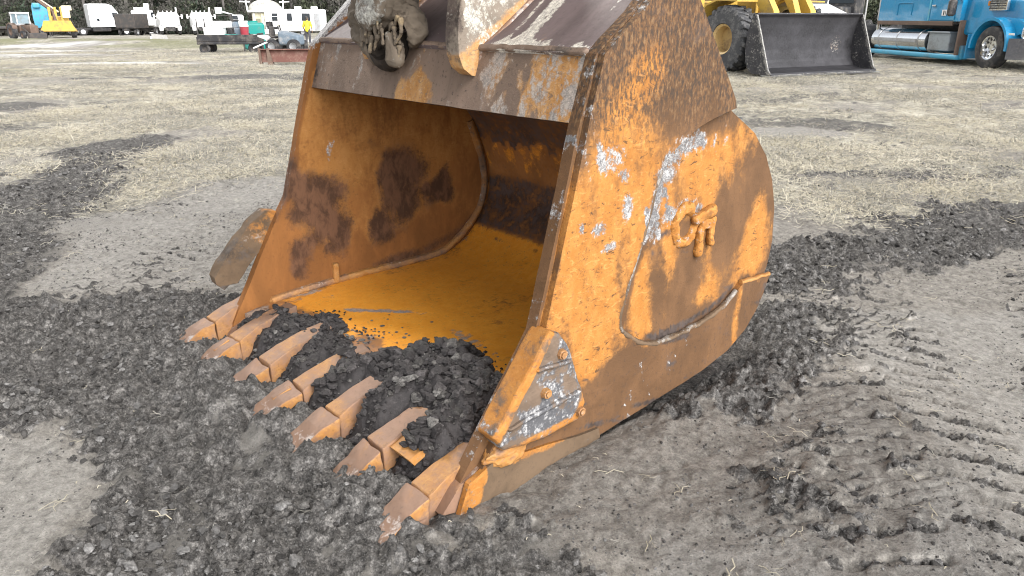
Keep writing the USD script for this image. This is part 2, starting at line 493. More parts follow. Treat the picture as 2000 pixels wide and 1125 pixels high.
def rand_quats(n, tilt=1.0):
    """random turn about z, then a tilt of up to `tilt` radians"""
    a, b, t = rng.uniform(0, 2 * np.pi, n), rng.uniform(0, 2 * np.pi, n), rng.uniform(-tilt, tilt, n)
    qz = np.stack([np.cos(a / 2), 0 * a, 0 * a, np.sin(a / 2)], -1)
    qt = np.stack([np.cos(t / 2), np.sin(t / 2) * np.cos(b), np.sin(t / 2) * np.sin(b), 0 * a], -1)
    w0, x0, y0, z0 = qt.T
    w1, x1, y1, z1 = qz.T
    return np.stack([w0 * w1 - x0 * x1 - y0 * y1 - z0 * z1, w0 * x1 + x0 * w1 + y0 * z1 - z0 * y1, w0 * y1 - x0 * z1 + y0 * w1 + z0 * x1, w0 * z1 + x0 * y1 - y0 * x1 + z0 * w1], -1)


def clod_shape(seed, flat=.7, sub=3):
    t = trimesh.creation.icosphere(subdivisions=sub, radius=1.0)
    v = np.array(t.vertices)
    d = 0.55 + 0.9 * fbm(v * 1.6 + seed * 7.3, 3, seed)
    r2 = np.random.default_rng(seed)
    for _ in range(7):   # broken flat faces
        n = r2.normal(size=3); n /= np.linalg.norm(n)
        s = v * d[:, None] @ n
        lim = r2.uniform(.55, .8)
        d = np.where(s > lim, d * lim / np.maximum(s, 1e-6), d)
    v = v * (d * (.80 + .42 * fbm(v * 4.5 + seed, 3, seed + 60)))[:, None]
    v[:, 2] *= flat
    t.vertices = v
    return t


def mud_mat(name, dark, mid, light):
    m = Mat(name)
    geo = m.add('geometry') + '.position'
    a, b = m.noise(45, 5, .65, geo), m.noise(160, 3, .6, geo)
    rn = m.add('object_info') + '.random'
    f = m.math('add', m.math('multiply_add', a, .55, m.math('multiply', b, .3)), m.math('multiply_add', rn, .22, -.04))
    c = m.ramp(f, [(0.28, dark), (0.52, mid), (0.75, light)])
    bm = m.add('bump', height=b, strength=.6, distance=.006) + '.normal'
    return m.finish(base_color=c, roughness=m.math('multiply_add', a, .5, .5), specular_ior_level=.35, normal=bm)


M_mud = mud_mat('dark_mud', (0.015, 0.014, 0.013), (0.057, 0.053, 0.049), (0.24, 0.228, 0.212))
M_mud2 = mud_mat('dry_mud', (0.03, 0.029, 0.028), (0.115, 0.110, 0.105), (0.34, 0.332, 0.318))
clods = [clod_shape(s, .65) for s in range(1, 6)]

N = 330000
x = rng.uniform(-5.6, 5.8, N); y = 1.15 + 7.5 * rng.uniform(0, 1, N) ** 1.7
keep = np.abs(x) < .78 * y + .5
x, y = x[keep], y[keep]
mu, stw, gr, sa, we = ground_masks(x, y)
u, w = bucket_uw(x, y)
saw = np.min(np.abs(w[..., None] - np.array([.055 + .2925 * i for i in range(7)])), -1)
clump = fbm(np.stack([x * 4, y * 4, 0 * x], -1), 3, 77)
prob = (.16 + .64 * mu) * sm(.3, .6, clump)
ok = (rng.uniform(0, 1, len(x)) < prob) & ~((u > .26) & (u < 2.2) & (w > -.05) & (w < 1.86)) & ~((u > .05) & (u < .27) & (saw < .09) & (w > -.06) & (w < 1.9))
x, y, mu, u, saw, w = x[ok], y[ok], mu[ok], u[ok], saw[ok], w[ok]
sz = .0024 + .017 * rng.uniform(0, 1, len(x)) ** 6 * (0.2 + .8 * mu) + .002 * rng.uniform(0, 1, len(x))
sz = np.where((u > -.1) & (u < .3) & (saw < .12) & (w > -.1) & (w < 1.95), np.minimum(sz, .009), sz)
z = ground_z(x, y) + sz * .1
instancer('soil_clods', clods, [M_mud, M_mud2, M_mud, M_mud2, M_mud], np.stack([x, y, z], -1), sz[:, None] * rng.uniform(.7, 1.35, (len(x), 3)), rand_quats(len(x), .9),
          'small broken clods of dark mud scattered over the churned ground', 'soil clods', rng.integers(0, 5, len(x)))


def straw_mat(name, a, b):
    m = Mat(name)
    rn = m.add('object_info') + '.random'
    n = m.noise(6, 3, .6, m.add('geometry') + '.position')
    return m.finish(base_color=m.mix(m.math('add', m.math('multiply', rn, .6), m.math('multiply', n, .4)), a, b), roughness=.8, specular_ior_level=.2)


M_straw = straw_mat('dead_straw', (0.34, 0.30, 0.21), (0.66, 0.61, 0.49))
M_straw2 = straw_mat('grey_straw', (0.12, 0.115, 0.10), (0.40, 0.38, 0.33))


def straw_patch(seed, n, spread, length, width, lift):
    r2 = np.random.default_rng(seed)
    V, F = [], []
    for _ in range(n):
        p = r2.normal(size=2) * spread * .5
        a = r2.uniform(0, 2 * np.pi)
        L = length * r2.uniform(.4, 1.2)
        wd = width * r2.uniform(.6, 1.3)
        bend = r2.normal() * .5
        pr = None
        z0, z1, z2 = np.abs(r2.normal(size=3)) * lift
        pts = []
        q = np.array([p[0], p[1], z0 * .3 + .003])
        for k, zz in enumerate((z0, z1, z2)):
            pts.append(np.array([q[0], q[1], zz * (.5 + .5 * k) + .002]))
            q = q + np.array([math.cos(a), math.sin(a), 0]) * L / 2
            a += bend
        for k in range(2):
            d = pts[k + 1] - pts[k]; d /= np.linalg.norm(d)
            s = np.cross(d, [0, 0, 1]); s /= np.linalg.norm(s) + 1e-9
            up = np.array([0, 0, wd * .35])
            i = len(V)
            V += [pts[k] + s * wd / 2, pts[k] - s * wd / 2, pts[k] + up, pts[k + 1] + s * wd / 2, pts[k + 1] - s * wd / 2, pts[k + 1] + up]
            F += [(i, i + 3, i + 5), (i, i + 5, i + 2), (i + 2, i + 5, i + 4), (i + 2, i + 4, i + 1)]
    return trimesh.Trimesh(np.array(V), np.array(F), process=False)


# single stalks close by
N = 3400
x = rng.uniform(-3.6, 4.2, N); y = 1.3 + 4.6 * rng.uniform(0, 1, N) ** 1.2
u, w = bucket_uw(x, y)
mu, stw, gr, sa, we = ground_masks(x, y)
ok = ~((u > -.05) & (u < 2.2) & (w > -.05) & (w < 1.86)) & (rng.uniform(0, 1, N) < .75 - .55 * mu)
x, y = x[ok], y[ok]
stalks = [straw_patch(s, 1 + s % 3, .03, .030, .0026, .004) for s in range(50, 54)] + [straw_patch(60, 3, .05, .055, .0028, .006)]
instancer('straw_stalks', stalks, [M_straw2, M_straw, M_straw2, M_straw2, M_straw], np.stack([x, y, ground_z(x, y) + .004], -1), rng.uniform(.45, 1.15, (len(x), 1)) * np.ones((1, 3)), rand_quats(len(x), .15),
          'pale dead stalks lying on the mud and sand near the bucket', 'straw', rng.integers(0, 5, len(x)))
# matted straw over the field
N = 30000
r = 4.6 + 46 * rng.uniform(0, 1, N) ** 1.6
a = rng.uniform(-.72, .72, N)
x, y = r * np.sin(a), r * np.cos(a)
mu, stw, gr, sa, we = ground_masks(x, y)
u, w = bucket_uw(x, y)
pat = sm(.40, .56, fbm(np.stack([x * .9, y * .9, 0 * x], -1), 4, 65))
ok = (rng.uniform(0, 1, N) < sm(.25, .8, stw) * (1 - .6 * mu) * (.25 + .6 * pat)) & ~((u > -.3) & (u < 2.4) & (w > -.3) & (w < 2.1))
x, y, r = x[ok], y[ok], r[ok]
mats_ = [straw_patch(s, 64, .42, .085, .0048, .014) for s in range(70, 76)]
instancer('straw_litter', mats_, [M_straw, M_straw2, M_straw2, M_straw, M_straw2, M_straw], np.stack([x, y, ground_z(x, y) + .004], -1),
          (.7 + .022 * r)[:, None] * rng.uniform(.7, 1.3, (len(x), 1)) * np.ones((1, 3)), rand_quats(len(x), .04),
          'matted dead straw and dry grass covering the field behind the bucket', 'straw', rng.integers(0, 6, len(x)))

# ------------------------------------------------------------- steel of the bucket
def steel(name, orange=(0.345, 0.138, 0.027), orange2=(0.42, 0.190, 0.047), brown=(0.098, 0.050, 0.022), dark=(0.035, 0.026, 0.022), metal=(0.12, 0.118, 0.12), white=(0.50, 0.485, 0.47),
          streak=(1, 1, 1), fine=60, rough=.8, bump=.5, grit=.5, spec=.3, fleck=.55, speck_z=None, wht=.43, soft=0.0):
    """rusting plate: mask r = bright loose rust, g = dark burnt or oily steel, b = scraped pale metal"""
    m = Mat(name)
    k = m.add('separate_color', color=m.add('attribute', attribute='mask') + '.color')
    sv = m.stretch(*streak)
    a = m.noise(5, 7, .65, sv, dist=.6)
    b = m.noise(19, 6, .65, sv, dist=.4)
    d = m.noise(fine, 5, .7)
    e = m.noise(fine * 3.3, 3, .6)
    og = m.mix(m.step(m.math('multiply_add', b, .6, m.math('multiply', d, .4)), .38, .66), orange, orange2)
    og = m.mix(m.math('multiply', m.step(m.math('multiply_add', a, .55, m.math('multiply', d, .45)), .54, .70), .85), og, tuple(x * .45 for x in orange))
    br = m.mix(m.step(a, .35, .65), brown, tuple(x * 1.45 for x in brown))
    br = m.mix(m.math('multiply', m.step(d, .55, .72), grit), br, dark)
    og = m.mix(m.math('multiply', m.step(m.math('multiply_add', d, .6, m.math('multiply', e, .4)), .53, .64), grit), og, tuple(x * 1.2 for x in brown))
    if speck_z is not None:      # gritty dark speckle over the upper part
        xyz = m.add('separate_xyz', vector=m.pos())
        zz = m.math('multiply_add', a, .35, m.math('subtract', xyz + '.z', speck_z + .17))
        ds = m.noise(75, 4, .7, m.stretch(1, 1, .4))
        og = m.mix(m.math('multiply', m.step(zz, -.06, .10), m.math('multiply', m.step(ds, .44, .58), .85)), og, (.062, .042, .028))
    if speck_z is not None:
        up_ = m.step(zz, -.06, .12)
        br = m.mix(m.math('multiply', up_, m.math('multiply', m.step(ds, .46, .58), .8)), br, (.036, .028, .022))
        br = m.mix(m.math('multiply', up_, m.math('multiply', m.step(ds, .46, .38), .6)), br, (.21, .135, .070))
    fl = m.noise(34, 5, .7, m.stretch(.55, 1, 1.35), dist=1.2)
    og = m.mix(m.math('multiply', m.step(fl, .585, .66), fleck), og, tuple(x * .9 for x in brown))
    og = m.mix(m.math('multiply', m.step(fl, .44, .36), fleck * .6), og, tuple(min(1, x * 1.25 + .02) for x in orange2))
    f = m.math('add', k + '.r', m.math('multiply_add', a, .5, m.math('multiply_add', b, .5, m.math('multiply_add', d, .4, -.70))))
    c = m.mix(m.step(f, .42 - soft, .62 + soft), br, og)
    f = m.math('add', k + '.g', m.math('multiply_add', a, .4, m.math('multiply_add', b, .5, m.math('multiply_add', d, .5, -.70))))
    dk = m.mix(m.step(b, .4, .62), dark, tuple(x * 2.2 for x in dark))
    fd = m.step(f, .42 - soft, .70 + soft)
    c = m.mix(fd, c, dk)
    f = m.math('add', k + '.b', m.math('multiply_add', b, .6, m.math('multiply_add', d, .9, -.75)))
    fm = m.step(f, .40, .62)
    pale = m.mix(m.step(m.math('multiply_add', d, .35, m.math('multiply_add', e, .35, m.math('multiply', b, .30))), wht, wht + .17), metal, white)
    c = m.mix(fm, c, pale)
    h = m.math('add', m.math('multiply_add', fl, -.5 * fleck, m.math('multiply', b, .45)), m.math('add', m.math('multiply', d, .35), m.math('multiply', e, .2)))
    bm = m.add('bump', height=h, strength=bump, distance=.008) + '.normal'
    rg = m.math('subtract', m.math('multiply_add', d, .25, rough - .12), m.math('multiply', fm, .28))
    return m.finish(base_color=c, roughness=rg, specular_ior_level=spec, normal=bm)


M_side = steel('rusty_side_plate', streak=(1, 1, .7), speck_z=1.13, fleck=.95, soft=.06, wht=.46)
M_upper = steel('speckled_upper_plate', orange=(0.30, 0.145, 0.042), orange2=(0.36, .19, .065), brown=(0.105, 0.066, 0.042), dark=(.03, .024, .02), fine=85, grit=1.0, bump=.8, streak=(1, 1, .35))
M_in = steel('inner_rust', fleck=.45, soft=.07, orange=(0.34, 0.148, 0.036), orange2=(0.40, 0.19, 0.056), brown=(0.19, 0.078, 0.022), dark=(0.062, 0.030, 0.016), streak=(1, 1, .5), bump=.35, grit=.3)
M_floor = steel('golden_rust_floor', fleck=.12, orange=(0.72, 0.285, 0.028), orange2=(0.80, 0.35, 0.044), brown=(0.22, 0.10, 0.035), dark=(0.04, 0.03, 0.028), metal=(.22, .19, .17), white=(.34, .28, .23), fine=40, rough=.33, bump=.14, spec=.55)
M_beam = steel('scuffed_beam', orange=(0.36, 0.17, 0.05), orange2=(0.46, 0.27, 0.12), brown=(0.165, 0.117, 0.088), dark=(0.05, 0.040, 0.034), metal=(0.20, 0.182, 0.168), fleck=.9, white=(0.42, 0.36, 0.31), streak=(1, 1, .28), fine=52, grit=.95, bump=1.0)
M_roof = steel('purple_brown_roof', orange=(0.42, 0.24, 0.09), orange2=(0.5, 0.33, 0.16), brown=(0.095, 0.072, 0.072), dark=(0.035, 0.03, 0.03), metal=(.3, .28, .25), white=(0.68, 0.64, 0.56), streak=(.45, 1.6, .45), fine=50, grit=.25, bump=.3, rough=.6)
M_ear = steel('corroded_ear', orange=(0.40, 0.20, 0.07), orange2=(0.48, 0.30, 0.14), brown=(0.17, 0.14, 0.11), metal=(0.20, 0.19, 0.17), white=(0.60, 0.57, 0.48), fine=55, grit=.8, bump=.8)
M_cheek = steel('cheek_steel', brown=(0.095, 0.063, 0.038), dark=(.045, .036, .03), metal=(.15, .13, .11), white=(.32, .29, .26), fine=70, grit=.5, bump=.5)
M_tooth = steel('worn_tooth', orange=(0.35, 0.155, 0.038), orange2=(0.41, 0.215, 0.075), brown=(0.175, 0.105, 0.070), dark=(0.07, 0.058, 0.05), metal=(0.24, 0.205, 0.185), white=(0.42, 0.36, 0.32), soft=.08, fine=70, grit=.45, bump=.35, rough=.62)


def plate(m, ref=.022, amp=.0025, sc=9.0, seed=0):
    """a solid with fine, slightly dented faces"""
    r = m.refine_to_length(float(ref)).to_mesh()
    v, f = np.array(r.vert_properties[:, :3], float), np.array(r.tri_verts)
    d = np.stack([fbm(v * sc + 13.1 * (k + 1) + seed, 4, k + seed) - .5 for k in range(3)], -1)
    return trimesh.Trimesh(v + 2 * amp * d, f, process=False)


def cols(r, g, b):
    return np.stack(np.broadcast_arrays(r, g, b), -1)


ANG = math.degrees(math.atan2(BU[1], BU[0]))
WD = 1.81
bucket = thing('excavator_bucket', 'huge rusty orange excavator bucket resting on churned mud in the foreground', 'excavator bucket', (B0[0], B0[1], 0), ANG)

REAR = [(.871, .002), (.963, .027), (1.601, .081), (1.78, .118), (1.913, .183), (1.985, .25), (2.032, .326), (2.083, .44), (2.103, .554), (2.090, .70), (2.037, .842), (1.965, .955), (1.859, 1.055), (1.667, 1.162), (1.648, 1.211), (1.541, 1.345), (1.425, 1.487), (1.371, 1.553), (1.27, 1.672)]
FR = [(1.20, 1.655), (1.136, 1.55 + .035), (1.063, 1.515), (.946, 1.435), (.89, 1.392), (.821, 1.18), (.642, .526), (.43, .245), (.322, .10), (.276, -.028)]
FL = [(1.20, 1.655), (1.10, 1.60), (.854, 1.375), (.777, 1.134), (.641, .677), (.551, .537), (.45, .36), (.30, .10), (.270, -.028)]


def side_mask(v):
    u, z = v[:, 0], v[:, 2]
    n = fbm(v * 4, 4, 11) - .5
    n2 = fbm(v * 11, 4, 12) - .5
    orange = 0.62 + .1 * n
    # darker sweep through the middle of the plate's rear and along the bottom
    d = (u - 1.35) * .75 - (z - .35)
    orange = orange - .46 * np.exp(-((d + .10 + .35 * n) / .18) ** 2) * sm(1.15, 1.5, u)
    low = sm(.33, .22, z - .16 * sm(.9, 2.0, u) + .12 * n + .05 * n2) * sm(.62, .95, u + .3 * n)
    orange = orange - .58 * low
    orange = orange - .55 * sm(.16, .08, z + .05 * n - .04) * sm(.9, .7, u) * sm(.2, .3, u)
    orange += .5 * np.exp(-((u - 1.83 + .1 * n) / .035) ** 2) * low + 1.3 * low * (fbm(np.stack([u * 13, 0 * u, z * 1.5], -1), 4, 37) - .5)
    orange += 1.0 * sm(1.15, .9, z) * (fbm(np.stack([u * 11 + 2.0 * z, 0 * u, z * 1.6], -1), 4, 39) - .5)
    orange -= .25 * sm(1.95, 2.08, u) + .3 * sm(1.02, 1.15, z + .25 * n) * sm(1.3, 1.5, u)
    dark = .10 + .25 * low + .25 * n2 + .12 * sm(1.9, 2.1, u)
    dark += .30 * blob(u, z, 1.24, .70, .10, .10, .7) + .22 * blob(u, z, 1.28, .96, .10, .12, .8)
    pale = np.zeros_like(u)
    for c in [(.96, 1.07, .085, .07), (1.045, .885, .035, .06), (.905, .835, .05, .032), (.82, .85, .02, .025), (.96, .76, .07, .02), (1.27, .965, .10, .055), (1.20, .84, .05, .10), (1.33, .80, .08, .05), (1.40, 1.06, .14, .05), (1.02, 1.00, .05, .035), (1.25, .90, .06, .10), (1.31, 1.02, .09, .05), (1.24, .77, .04, .07), (1.43, .835, .08, .022), (1.505, .80, .04, .03)]:
        pale = np.maximum(pale, blob(u, z, *c, .8))
    pale = .62 * pale + .25 * n2
    scr = fbm(np.stack([(u + .35 * z) * 34, 0 * u, (z - .35 * u) * 2.5], -1), 3, 44)
    pale = pale + .42 * sm(.66, .74, scr) * sm(.40, .60, fbm(v * 2.5, 3, 46))
    dark = dark + .38 * sm(.62, .72, fbm(np.stack([(u - .2 * z) * 6, 0 * u, (z + .2 * u) * 26], -1), 3, 45)) * sm(.42, .62, fbm(v * 2.8, 3, 47))
    # mauve worn front edge; grey band inside the left of the D; recess shade painted as a dark line along its bead
    ed = u - np.interp(z, [-.03, .10, .245, .526, 1.18, 1.392, 1.515, 1.66], [.27, .322, .43, .642, .821, .89, 1.063, 1.2])
    fe = sm(.020, .006, ed + .02 * n) * (z > .12)
    orange = orange * (1 - .85 * fe)
    pale = pale + fe * (.34 + .5 * n)
    dl = u - np.interp(z, [.44, .50, .62, .778, .93, 1.005], [1.045, 1.05, 1.09, 1.156, 1.19, 1.219])
    bd = np.exp(-((dl - .034) / .030) ** 2) * sm(.40, .50, z) * sm(1.08, .98, z)
    orange = orange * (1 - .8 * bd)
    pale = pale + bd * (.38 + .6 * n2)
    db = z - np.interp(u, [1.06, 1.118, 1.21, 1.326, 1.5, 1.66, 1.75, 1.848], [.41, .375, .32, .304, .305, .325, .355, .415])
    gv = np.exp(-((db - .022) / .014) ** 2) * sm(1.05, 1.12, u) * sm(1.85, 1.78, u)
    dark = dark + .55 * gv
    dark = dark + .5 * np.exp(-((z - .285 + .15 * (u - .9)) / .012) ** 2) * sm(.82, .85, u) * sm(1.05, .9, u) * (n > 0)
    return cols(orange, dark, pale)


def upper_mask(v):
    u, z = v[:, 0], v[:, 2]
    n = fbm(v * np.array([4, 4, 2.0]), 4, 15) - .5
    o = .02 + .55 * blob(u, z, 1.03, 1.16, .17, .20, .9) + .35 * blob(u, z, 1.14, 1.36, .10, .09, .9) + .9 * n
    return cols(o, .33 + .4 * n - .25 * blob(u, z, 1.0, 1.15, .2, .2, .8), .06 + .3 * n + .35 * sm(1.47, 1.56, z + .2 * n) * sm(1.2, .95, u))


# base side plates
for k, (w0, w1) in enumerate(((0.0, .045), (WD - .045, WD))):
    out = prism_y((FR if k == 0 else FL) + REAR, w0, w1)

    def mk(v, k=k):
        if k == 0:
            return side_mask(v)
        u, z, w = v[:, 0], v[:, 2], v[:, 1]
        n = fbm(v * 4, 4, 23) - .5
        n2 = fbm(v * 12, 4, 24) - .5
        o = .62 + .4 * n
        wu = u + .30 * (fbm(v * 5.5, 5, 25) - .5) + .06 * n2
        wz = z + .30 * (fbm(v * 5.5 + 9, 5, 26) - .5) + .05 * n2
        dk = 0
        for c in [(.80, .62, .17, .17), (.88, .45, .17, .12), (.70, .72, .07, .13), (1.26, .72, .22, .16), (1.30, .56, .24, .15), (1.12, .44, .14, .08), (.72, .36, .10, .10), (1.55, .60, .10, .08)]:
            dk = np.maximum(dk, blob(wu, wz, *c, .8))
        dk = np.maximum(dk, .8 * np.exp(-((z - np.interp(u, [.5, 1.4, 1.7, 1.85, 1.92], [.20, .23, .30, .42, .6])) / .05) ** 2) * sm(.9, 1.2, u))
        dk = .80 * dk * (1 - .85 * np.exp(-((wu - 1.03 - .25 * (z - .5)) / .05) ** 2))
        o = o - .45 * sm(.42, .25, z + .1 * n) - .3 * sm(.75, .5, u) - .25 * sm(.6, .3, dk + .3 * n) * sm(.8, .6, z)
        pw = .55 * blob(wu, wz, .93, .88, .035, .06, .6)
        ed = u - np.interp(z, [.0, .24, .537, .677, 1.134, 1.375, 1.66], [.27, .295, .551, .641, .777, .854, 1.2])
        fe = sm(.022, .006, ed) * (w > WD - .08)
        o = o * (1 - .8 * fe) - .6 * sm(1.33, 1.40, z)
        return cols(o, .06 + dk + .25 * n2 + .3 * fe, .02 + pw + .25 * n2 * sm(.5, .3, u) + .3 * fe + .4 * sm(1.33, 1.40, z))
    obj('side_plate', plate(out, .03 if k else .022, .003, 7, k), M_in if k else M_side, bucket, mask=mk, label='left side plate, its inner face brown and scorched dark' if k else 'right side plate facing the camera')

# thick outer plating on the right: welded round the open D of the base plate
DREC = [(1.675, 1.175), (1.60, 1.162), (1.50, 1.140), (1.40, 1.108), (1.31, 1.066), (1.25, 1.02), (1.21, .955), (1.185, .875), (1.156, .778), (1.09, .62), (1.045, .50), (1.045, .445), (1.075, .405), (1.118, .375), (1.21, .32), (1.326, .304), (1.50, .305), (1.66, .325), (1.75, .355), (1.81, .392), (1.848, .415), (1.92, .412), (2.2, .40)]
DREC = [tuple(q) for q in smooth_line(DREC[:20], 4)] + DREC[20:]
UPP = [(1.667, 1.166), (1.56, 1.146), (1.36, 1.087), (1.219, 1.01), (1.06, 1.05), (.93, 1.13), (.846, 1.186), (.90, 1.40), (.946, 1.435), (1.063, 1.515), (1.136, 1.585), (1.20, 1.655), (1.27, 1.672), (1.371, 1.553), (1.425, 1.487), (1.541, 1.345), (1.645, 1.211)]
full = CrossSection([np.array([(.30, -.02), (.36, .09), (.47, .245), (.66, .52), (.836, 1.18), (.900, 1.392), (.952, 1.433), (1.066, 1.512), (1.138, 1.58), (1.20, 1.65), (1.27, 1.672), (1.371, 1.553), (1.425, 1.487), (1.541, 1.345), (1.645, 1.211), (1.672, 1.178)] + DREC[1:] + [(2.2, .0), (.9, -.1)])], FillRule.EvenOdd)
outer = CrossSection([np.array(FR + REAR)], FillRule.EvenOdd)
fp = (full ^ outer).extrude(.026).rotate([90, 0, 0]).translate([0, -.001, 0])


def plating_mask(v):
    a_, b_ = side_mask(v), upper_mask(v)
    n = fbm(v * 5, 4, 19) - .5
    t_ = sm(.98, 1.20, v[:, 2] + .22 * n + .05 * (v[:, 0] < 1))[:, None]
    keep = np.array([0, 0, 1.0])
    ed = v[:, 0] - np.interp(v[:, 2], [1.18, 1.392, 1.515, 1.66], [.821, .89, 1.063, 1.2])
    b_[:, 2] += .35 * sm(.02, .006, ed)
    return a_ * (1 - t_) + np.maximum(b_, a_ * keep * .8) * t_


obj('wear_plate', plate(fp, .014, .003, 8, 3), M_side, bucket, mask=plating_mask, label='thick orange outer plating, brown and speckled near its top')
up = prism_y([(u - (.04 if u < .9 else 0), z) for u, z in UPP], WD + .001, WD + .021)
obj('upper_side_plate', plate(up, .03, .002, 9, 6), M_upper, bucket, mask=upper_mask)


def bead(pts, r, w, name='weld_bead', mat=None, seed=0, mk=None, push=0.0):
    line = smooth_line([(u, w, z) for u, z in pts], 8)
    t = joined(tube(line, r, 8))
    t = joined(Manifold.batch_boolean(tube(line, r, 8), __import__('manifold3d').OpType.Add).refine_to_length(.012))
    v = np.array(t.vertices)
    t.vertices = v + (fbm(v * 26, 3, seed)[:, None] - .5) * .009
    return obj(name, t, mat or M_tooth, bucket, smooth=60, mask=mk or (lambda v: cols(.15 + .5 * (fbm(v * 9, 3, 5) - .5), .25 + 0 * v[:, 0], .42 + .5 * (fbm(v * 14, 3, 4) - .5))))


bead(DREC[22:76:4] + [DREC[76]], .0115, -.018, seed=1, mat=M_cheek, mk=lambda v: cols(.25 + 1.0 * (fbm(v * 5, 3, 5) - .5), .30 + 1.1 * (fbm(v * 5, 3, 15) - .5), .38 + 1.2 * (fbm(v * 6, 3, 4) - .5)))
bead([(1.848, .418), (1.95, .414), (2.075, .408)], .011, -.017, seed=2, mk=lambda v: cols(.9 + 0 * v[:, 0], 0, .2))
bead(DREC[2:22:4], .009, -.008, seed=3, mk=lambda v: cols(.1 + 0 * v[:, 0], .8, .1))

# floor, back and roof rolled from one sheet
INN = [(.36, .135), (.50, .160), (.70, .172), (.94, .178), (1.33, .180), (1.50, .186), (1.62, .206), (1.74, .262), (1.822, .347), (1.884, .432), (1.915, .50), (1.926, .582), (1.92, .68), (1.889, .77), (1.816, .93), (1.70, 1.07), (1.55, 1.22), (1.40, 1.38), (1.27, 1.53)]
OUT = [(1.31, 1.585), (1.44, 1.45), (1.60, 1.26), (1.74, 1.10), (1.86, 1.0), (1.955, .90), (2.03, .74), (2.055, .56), (2.02, .38), (1.94, .25), (1.80, .15), (1.60, .085), (1.30, .06), (.95, .03), (.36, .0)]
inn = [tuple(p) for p in smooth_line(INN, 5)]
wr = prism_y(inn + OUT, .045, WD - .045)


HEAP = [(.80, .30), (.80, .58), (.66, .74), (.54, .90), (.60, 1.14), (.58, 1.30), (.62, 1.38), (.50, 1.60), (.40, 1.72), (.30, 1.76), (.20, 1.6), (.16, .9), (.16, .3), (.22, .05), (.46, .05), (.74, .07)]


def floor_mask(v):
    u, w, z = v.T
    n = fbm(v * 3, 4, 31) - .5
    n2 = fbm(v * 11, 4, 32) - .5
    o = .95 - .55 * sm(.72, .45, u + .3 * n) + .3 * n
    o = o - .9 * sm(.25, .42, z + .04 * n)          # the back wall is brown
    spk = sm(.60, .68, z) * sm(.84, .82, z + .10 * (fbm(np.stack([w * 40, 0 * w, 0 * w], -1), 2, 5) - .5))
    ln = sm(.50, .60, fbm(np.stack([w * 55, 0 * w, z * 1.5], -1), 2, 6))
    o = o + .42 * spk * (1 - ln)
    dk = .0 + .62 * sm(.26, .36, z + .05 * n) * (1 - .75 * spk) + .15 * n2
    dk = dk + .3 * sm(.5, .3, u) * (z < .3)
    # a scraped streak and drops near the mud
    s = np.exp(-(((w - 1.12) - (.95 - u) * 1.15) / .028) ** 2) * sm(.68, .74, u) * sm(1.0, .92, u)
    pale = .62 * s + .35 * sm(.62, .4, u + .3 * n) + .25 * n2 + .5 * blob(u, w, .93, .80, .035, .12, .8)
    hd = in_poly(u, w, HEAP) + .22 * n + .10 * n2
    dk = dk + .55 * sm(-.13, .02, hd) * (z < .3)
    o = o - .35 * sm(.10, .32, fbm(np.stack([u * 2.2, w * 5, z], -1), 4, 35) - .38) * (z < .3)
    pale = pale + .30 * sm(-.30, -.08, hd) * (.5 + 3 * n2)
    pale = pale + .45 * sm(.60, .70, fbm(np.stack([u * 1.6 + w * .5, w * 26 - u * 5, 0 * u], -1), 3, 36)) * sm(.35, .6, fbm(v * 2.2, 3, 38))
    dk = dk + .35 * sm(.52, .66, fbm(np.stack([u * 3, w * 4, 0 * u], -1), 5, 48)) * (z < .3)
    return cols(o, dk + .25 * s, pale * (z < .3))


obj('bucket_shell', plate(wr, .026, .004, 5, 8), M_floor, bucket, mask=floor_mask, label='golden rusty floor curving up into a brown back wall')


def drop_spots():
    r2 = np.random.default_rng(5)
    out = []
    for _ in range(150):
        u, w = .56 + abs(r2.normal()) * .13, r2.uniform(.3, 1.2)
        u += .12 * (w < .7)
        if u < 1.05:
            s = r2.uniform(.003, .009) * (2.6 if r2.uniform() < .10 else 1)
            out.append(Manifold.sphere(1.0, 10).scale([s, s * r2.uniform(.7, 1.4), .0022]).translate([u, w, float(np.interp(u, [p[0] for p in INN[:6]], [p[1] for p in INN[:6]])) + .002]))
    return out


# raised weld strips where the left wall meets the floor and back
bead([(.50, .165), (.60, .175), (.78, .185), (1.0, .192), (1.33, .194), (1.55, .208), (1.68, .27), (1.79, .36), (1.855, .45), (1.885, .58), (1.86, .74), (1.78, .94)], .023, WD - .043, seed=7,
     mk=lambda v: cols(.62 + .9 * (fbm(v * 6, 3, 2) - .5), .12 + .4 * sm(.25, .5, v[:, 2]) + .6 * (fbm(v * 8, 3, 12) - .5), .22 + .9 * (fbm(v * 9, 3, 3) - .5)))
bead([(.52, .185), (.9, .195), (1.33, .198), (1.6, .22), (1.74, .30), (1.86, .45), (1.905, .58), (1.86, .78)], .02, .058, seed=8)

# front cross beam, the roof sheet behind it and its turned lip
bm_ = prism_y([(.892, 1.386), (.822, 1.182), (.86, 1.172), (.97, 1.19), (1.02, 1.36), (.93, 1.392)], .045, WD - .045)


